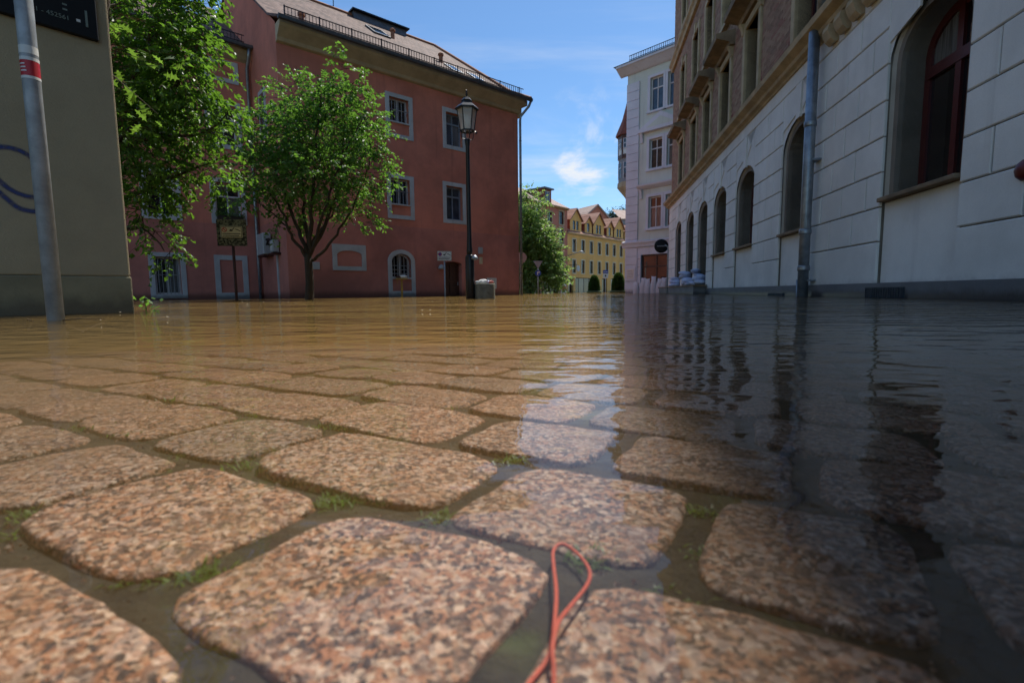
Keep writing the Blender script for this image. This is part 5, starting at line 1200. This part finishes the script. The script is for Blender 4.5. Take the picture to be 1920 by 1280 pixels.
# ------------------------------------------------------------------ things in and on the water
def gp_(x, y, z):                                   # pixel -> point at height z
    d = cf + (x - 960) / FPX * cr - (y - 640) / FPX * cu; return Vector((0, 0, CAM_H)) + d * ((z - CAM_H) / d.z)
zc_ = STONE_TOP + .004
P = [gp_(*q) for q in ((968, 1330, zc_), (985, 1290, zc_), (1020, 1245, zc_), (1034, 1212, zc_ + .002), (1040, 1165, zc_ + .003), (1043, 1110, zc_ + .002), (1038, 1060, zc_), (1037, 1035, zc_), (1045, 1022, zc_), (1060, 1021, zc_), (1083, 1038, zc_), (1102, 1062, zc_), (1106, 1082, zc_), (1095, 1105, zc_ + .002), (1068, 1138, zc_ + .004), (1046, 1168, zc_ + .0055), (1036, 1215, zc_ + .005), (1038, 1250, zc_ + .003), (1038, 1300, zc_), (1036, 1345, zc_))]
o = MB().tube(spline([tuple(p) for p in P], 6), .00095, 8).build('cord_loop', M['winecord'], None, True); tag(o, 'thin orange cord loop lying over the wet cobbles', 'cord')
mz = MB(); rr = random.Random(17)
def tuft(x, y, n, L, spread):
    c = gp_(x, y, STONE_TOP - .004)
    for _ in range(n):
        p = c + Vector((rr.gauss(0, spread), rr.gauss(0, spread * .7), -.002)); a = rr.uniform(0, 2 * PI); d = Vector((math.cos(a) * .8, math.sin(a) * .8, rr.uniform(.25, .9))).normalized(); s_ = Vector((-math.sin(a), math.cos(a), 0)) * rr.uniform(.0005, .0011); l_ = L * rr.uniform(.5, 1.2)
        n0 = len(mz.v); m1 = p + d * l_ * .55; m2 = m1 + (d + Vector((0, 0, -.5))).normalized() * l_ * .45
        mz.v += [tuple(p - s_), tuple(p + s_), tuple(m1 + s_ * .8), tuple(m1 - s_ * .8), tuple(m2)]; mz.f += [(n0, n0 + 1, n0 + 2, n0 + 3), (n0 + 3, n0 + 2, n0 + 4)]
for (x, y, n) in ((636, 938, 40), (612, 944, 25), (822, 972, 36), (455, 873, 18), (268, 1074, 40), (352, 1082, 36), (306, 1076, 30), (1112, 1052, 60), (1120, 1042, 40), (965, 862, 40), (610, 800, 22), (165, 800, 14), (240, 812, 14), (50, 965, 26), (1260, 1120, 16), (1325, 960, 30), (390, 1068, 26), (520, 715, 14), (680, 690, 16), (320, 748, 16), (560, 1235, 18), (1310, 1040, 20), (30, 1000, 20), (445, 950, 8), (850, 765, 8)):
    tuft(x, y, int(n * 1.4), .011, .007 if y > 850 else .012)
o = mz.build('grass', M['moss']); tag(o, 'small green grass tufts rooted in the cobble joints', 'grass', None, 'stuff')
sm = MB(); rr = random.Random(23)
for _ in range(1500):                                 # crumbs of sand and chips in the joints
    k = rr.randrange(-1, 6); w0 = (.165 + .1315 * k - .0655) * SC; q = rr.uniform(-1.2, .5) * SC; c = UR * q + VR * (w0 + rr.gauss(0, .005))
    if c.y < .12 or abs(c.x) > 1.1 * c.y + .1: continue
    s_ = rr.uniform(.0008, .0035); n0 = len(sm.v)
    for d in ((1, 0, 0), (-.6, .8, 0), (-.6, -.8, 0), (0, 0, .9)): sm.v.append((c.x + d[0] * s_ * rr.uniform(.6, 1.3), c.y + d[1] * s_ * rr.uniform(.6, 1.3), STONE_TOP - .0046 - dip(c.y) + d[2] * s_))
    sm.f += [(n0, n0 + 1, n0 + 3), (n0 + 1, n0 + 2, n0 + 3), (n0 + 2, n0, n0 + 3)]
o = sm.build('gravel', M['granite']); tag(o, 'loose stone chips lying in the cobble joints', 'gravel', None, 'stuff')
# floating leaf litter: petals on the surface, twigs gathered at the sign post
fm = MB(); rr = random.Random(31)
for _ in range(80):
    y = rr.uniform(1.8, 13); x = rr.uniform(-.95, .05) * y; s_ = rr.uniform(.003, .0075) * (.6 + y * .22); a = rr.uniform(0, PI); n0 = len(fm.v)
    for t_ in range(5): fm.v.append((x + s_ * math.cos(a + t_ * 1.257), y + s_ * .8 * math.sin(a + t_ * 1.257), .0035 + .004 * rr.random()))
    fm.f.append(tuple(range(n0, n0 + 5)))
o = fm.build('floating_petals', M['litterpale']); tag(o, 'pale petals and bits drifting on the brown water', 'petals', None, 'stuff')
for i, (dx, dy, L, a, lab) in enumerate(((.06, -.03, .16, .2, 'longer brown twig floating right of the sign post foot'), (-.07, -.05, .11, 2.6, 'short brown twig floating left of the sign post foot'))):
    q = Vector((math.cos(a), math.sin(a), 0)); o = MB().tube([(0, 0, .002), tuple(q * L * .5 + Vector((0, 0, .008))), tuple(q * L + Vector((.01, .01, .002)))], [.003, .003, .0015], 6).build('twig', M['copper'], None, True); o.location = (pp.x + dx, pp.y + dy, 0); tag(o, lab, 'twig')
b = at(445, 566, 9.2); o = MB().tube([(-.3, 0, .004), (-.05, .03, .012), (.28, 0, .004)], [.008, .012, .006], 6).build('driftwood', M['copper'], None, True); o.location = (b.x, b.y, 0); tag(o, 'pale driftwood strip floating at the mossy sign pole', 'driftwood')
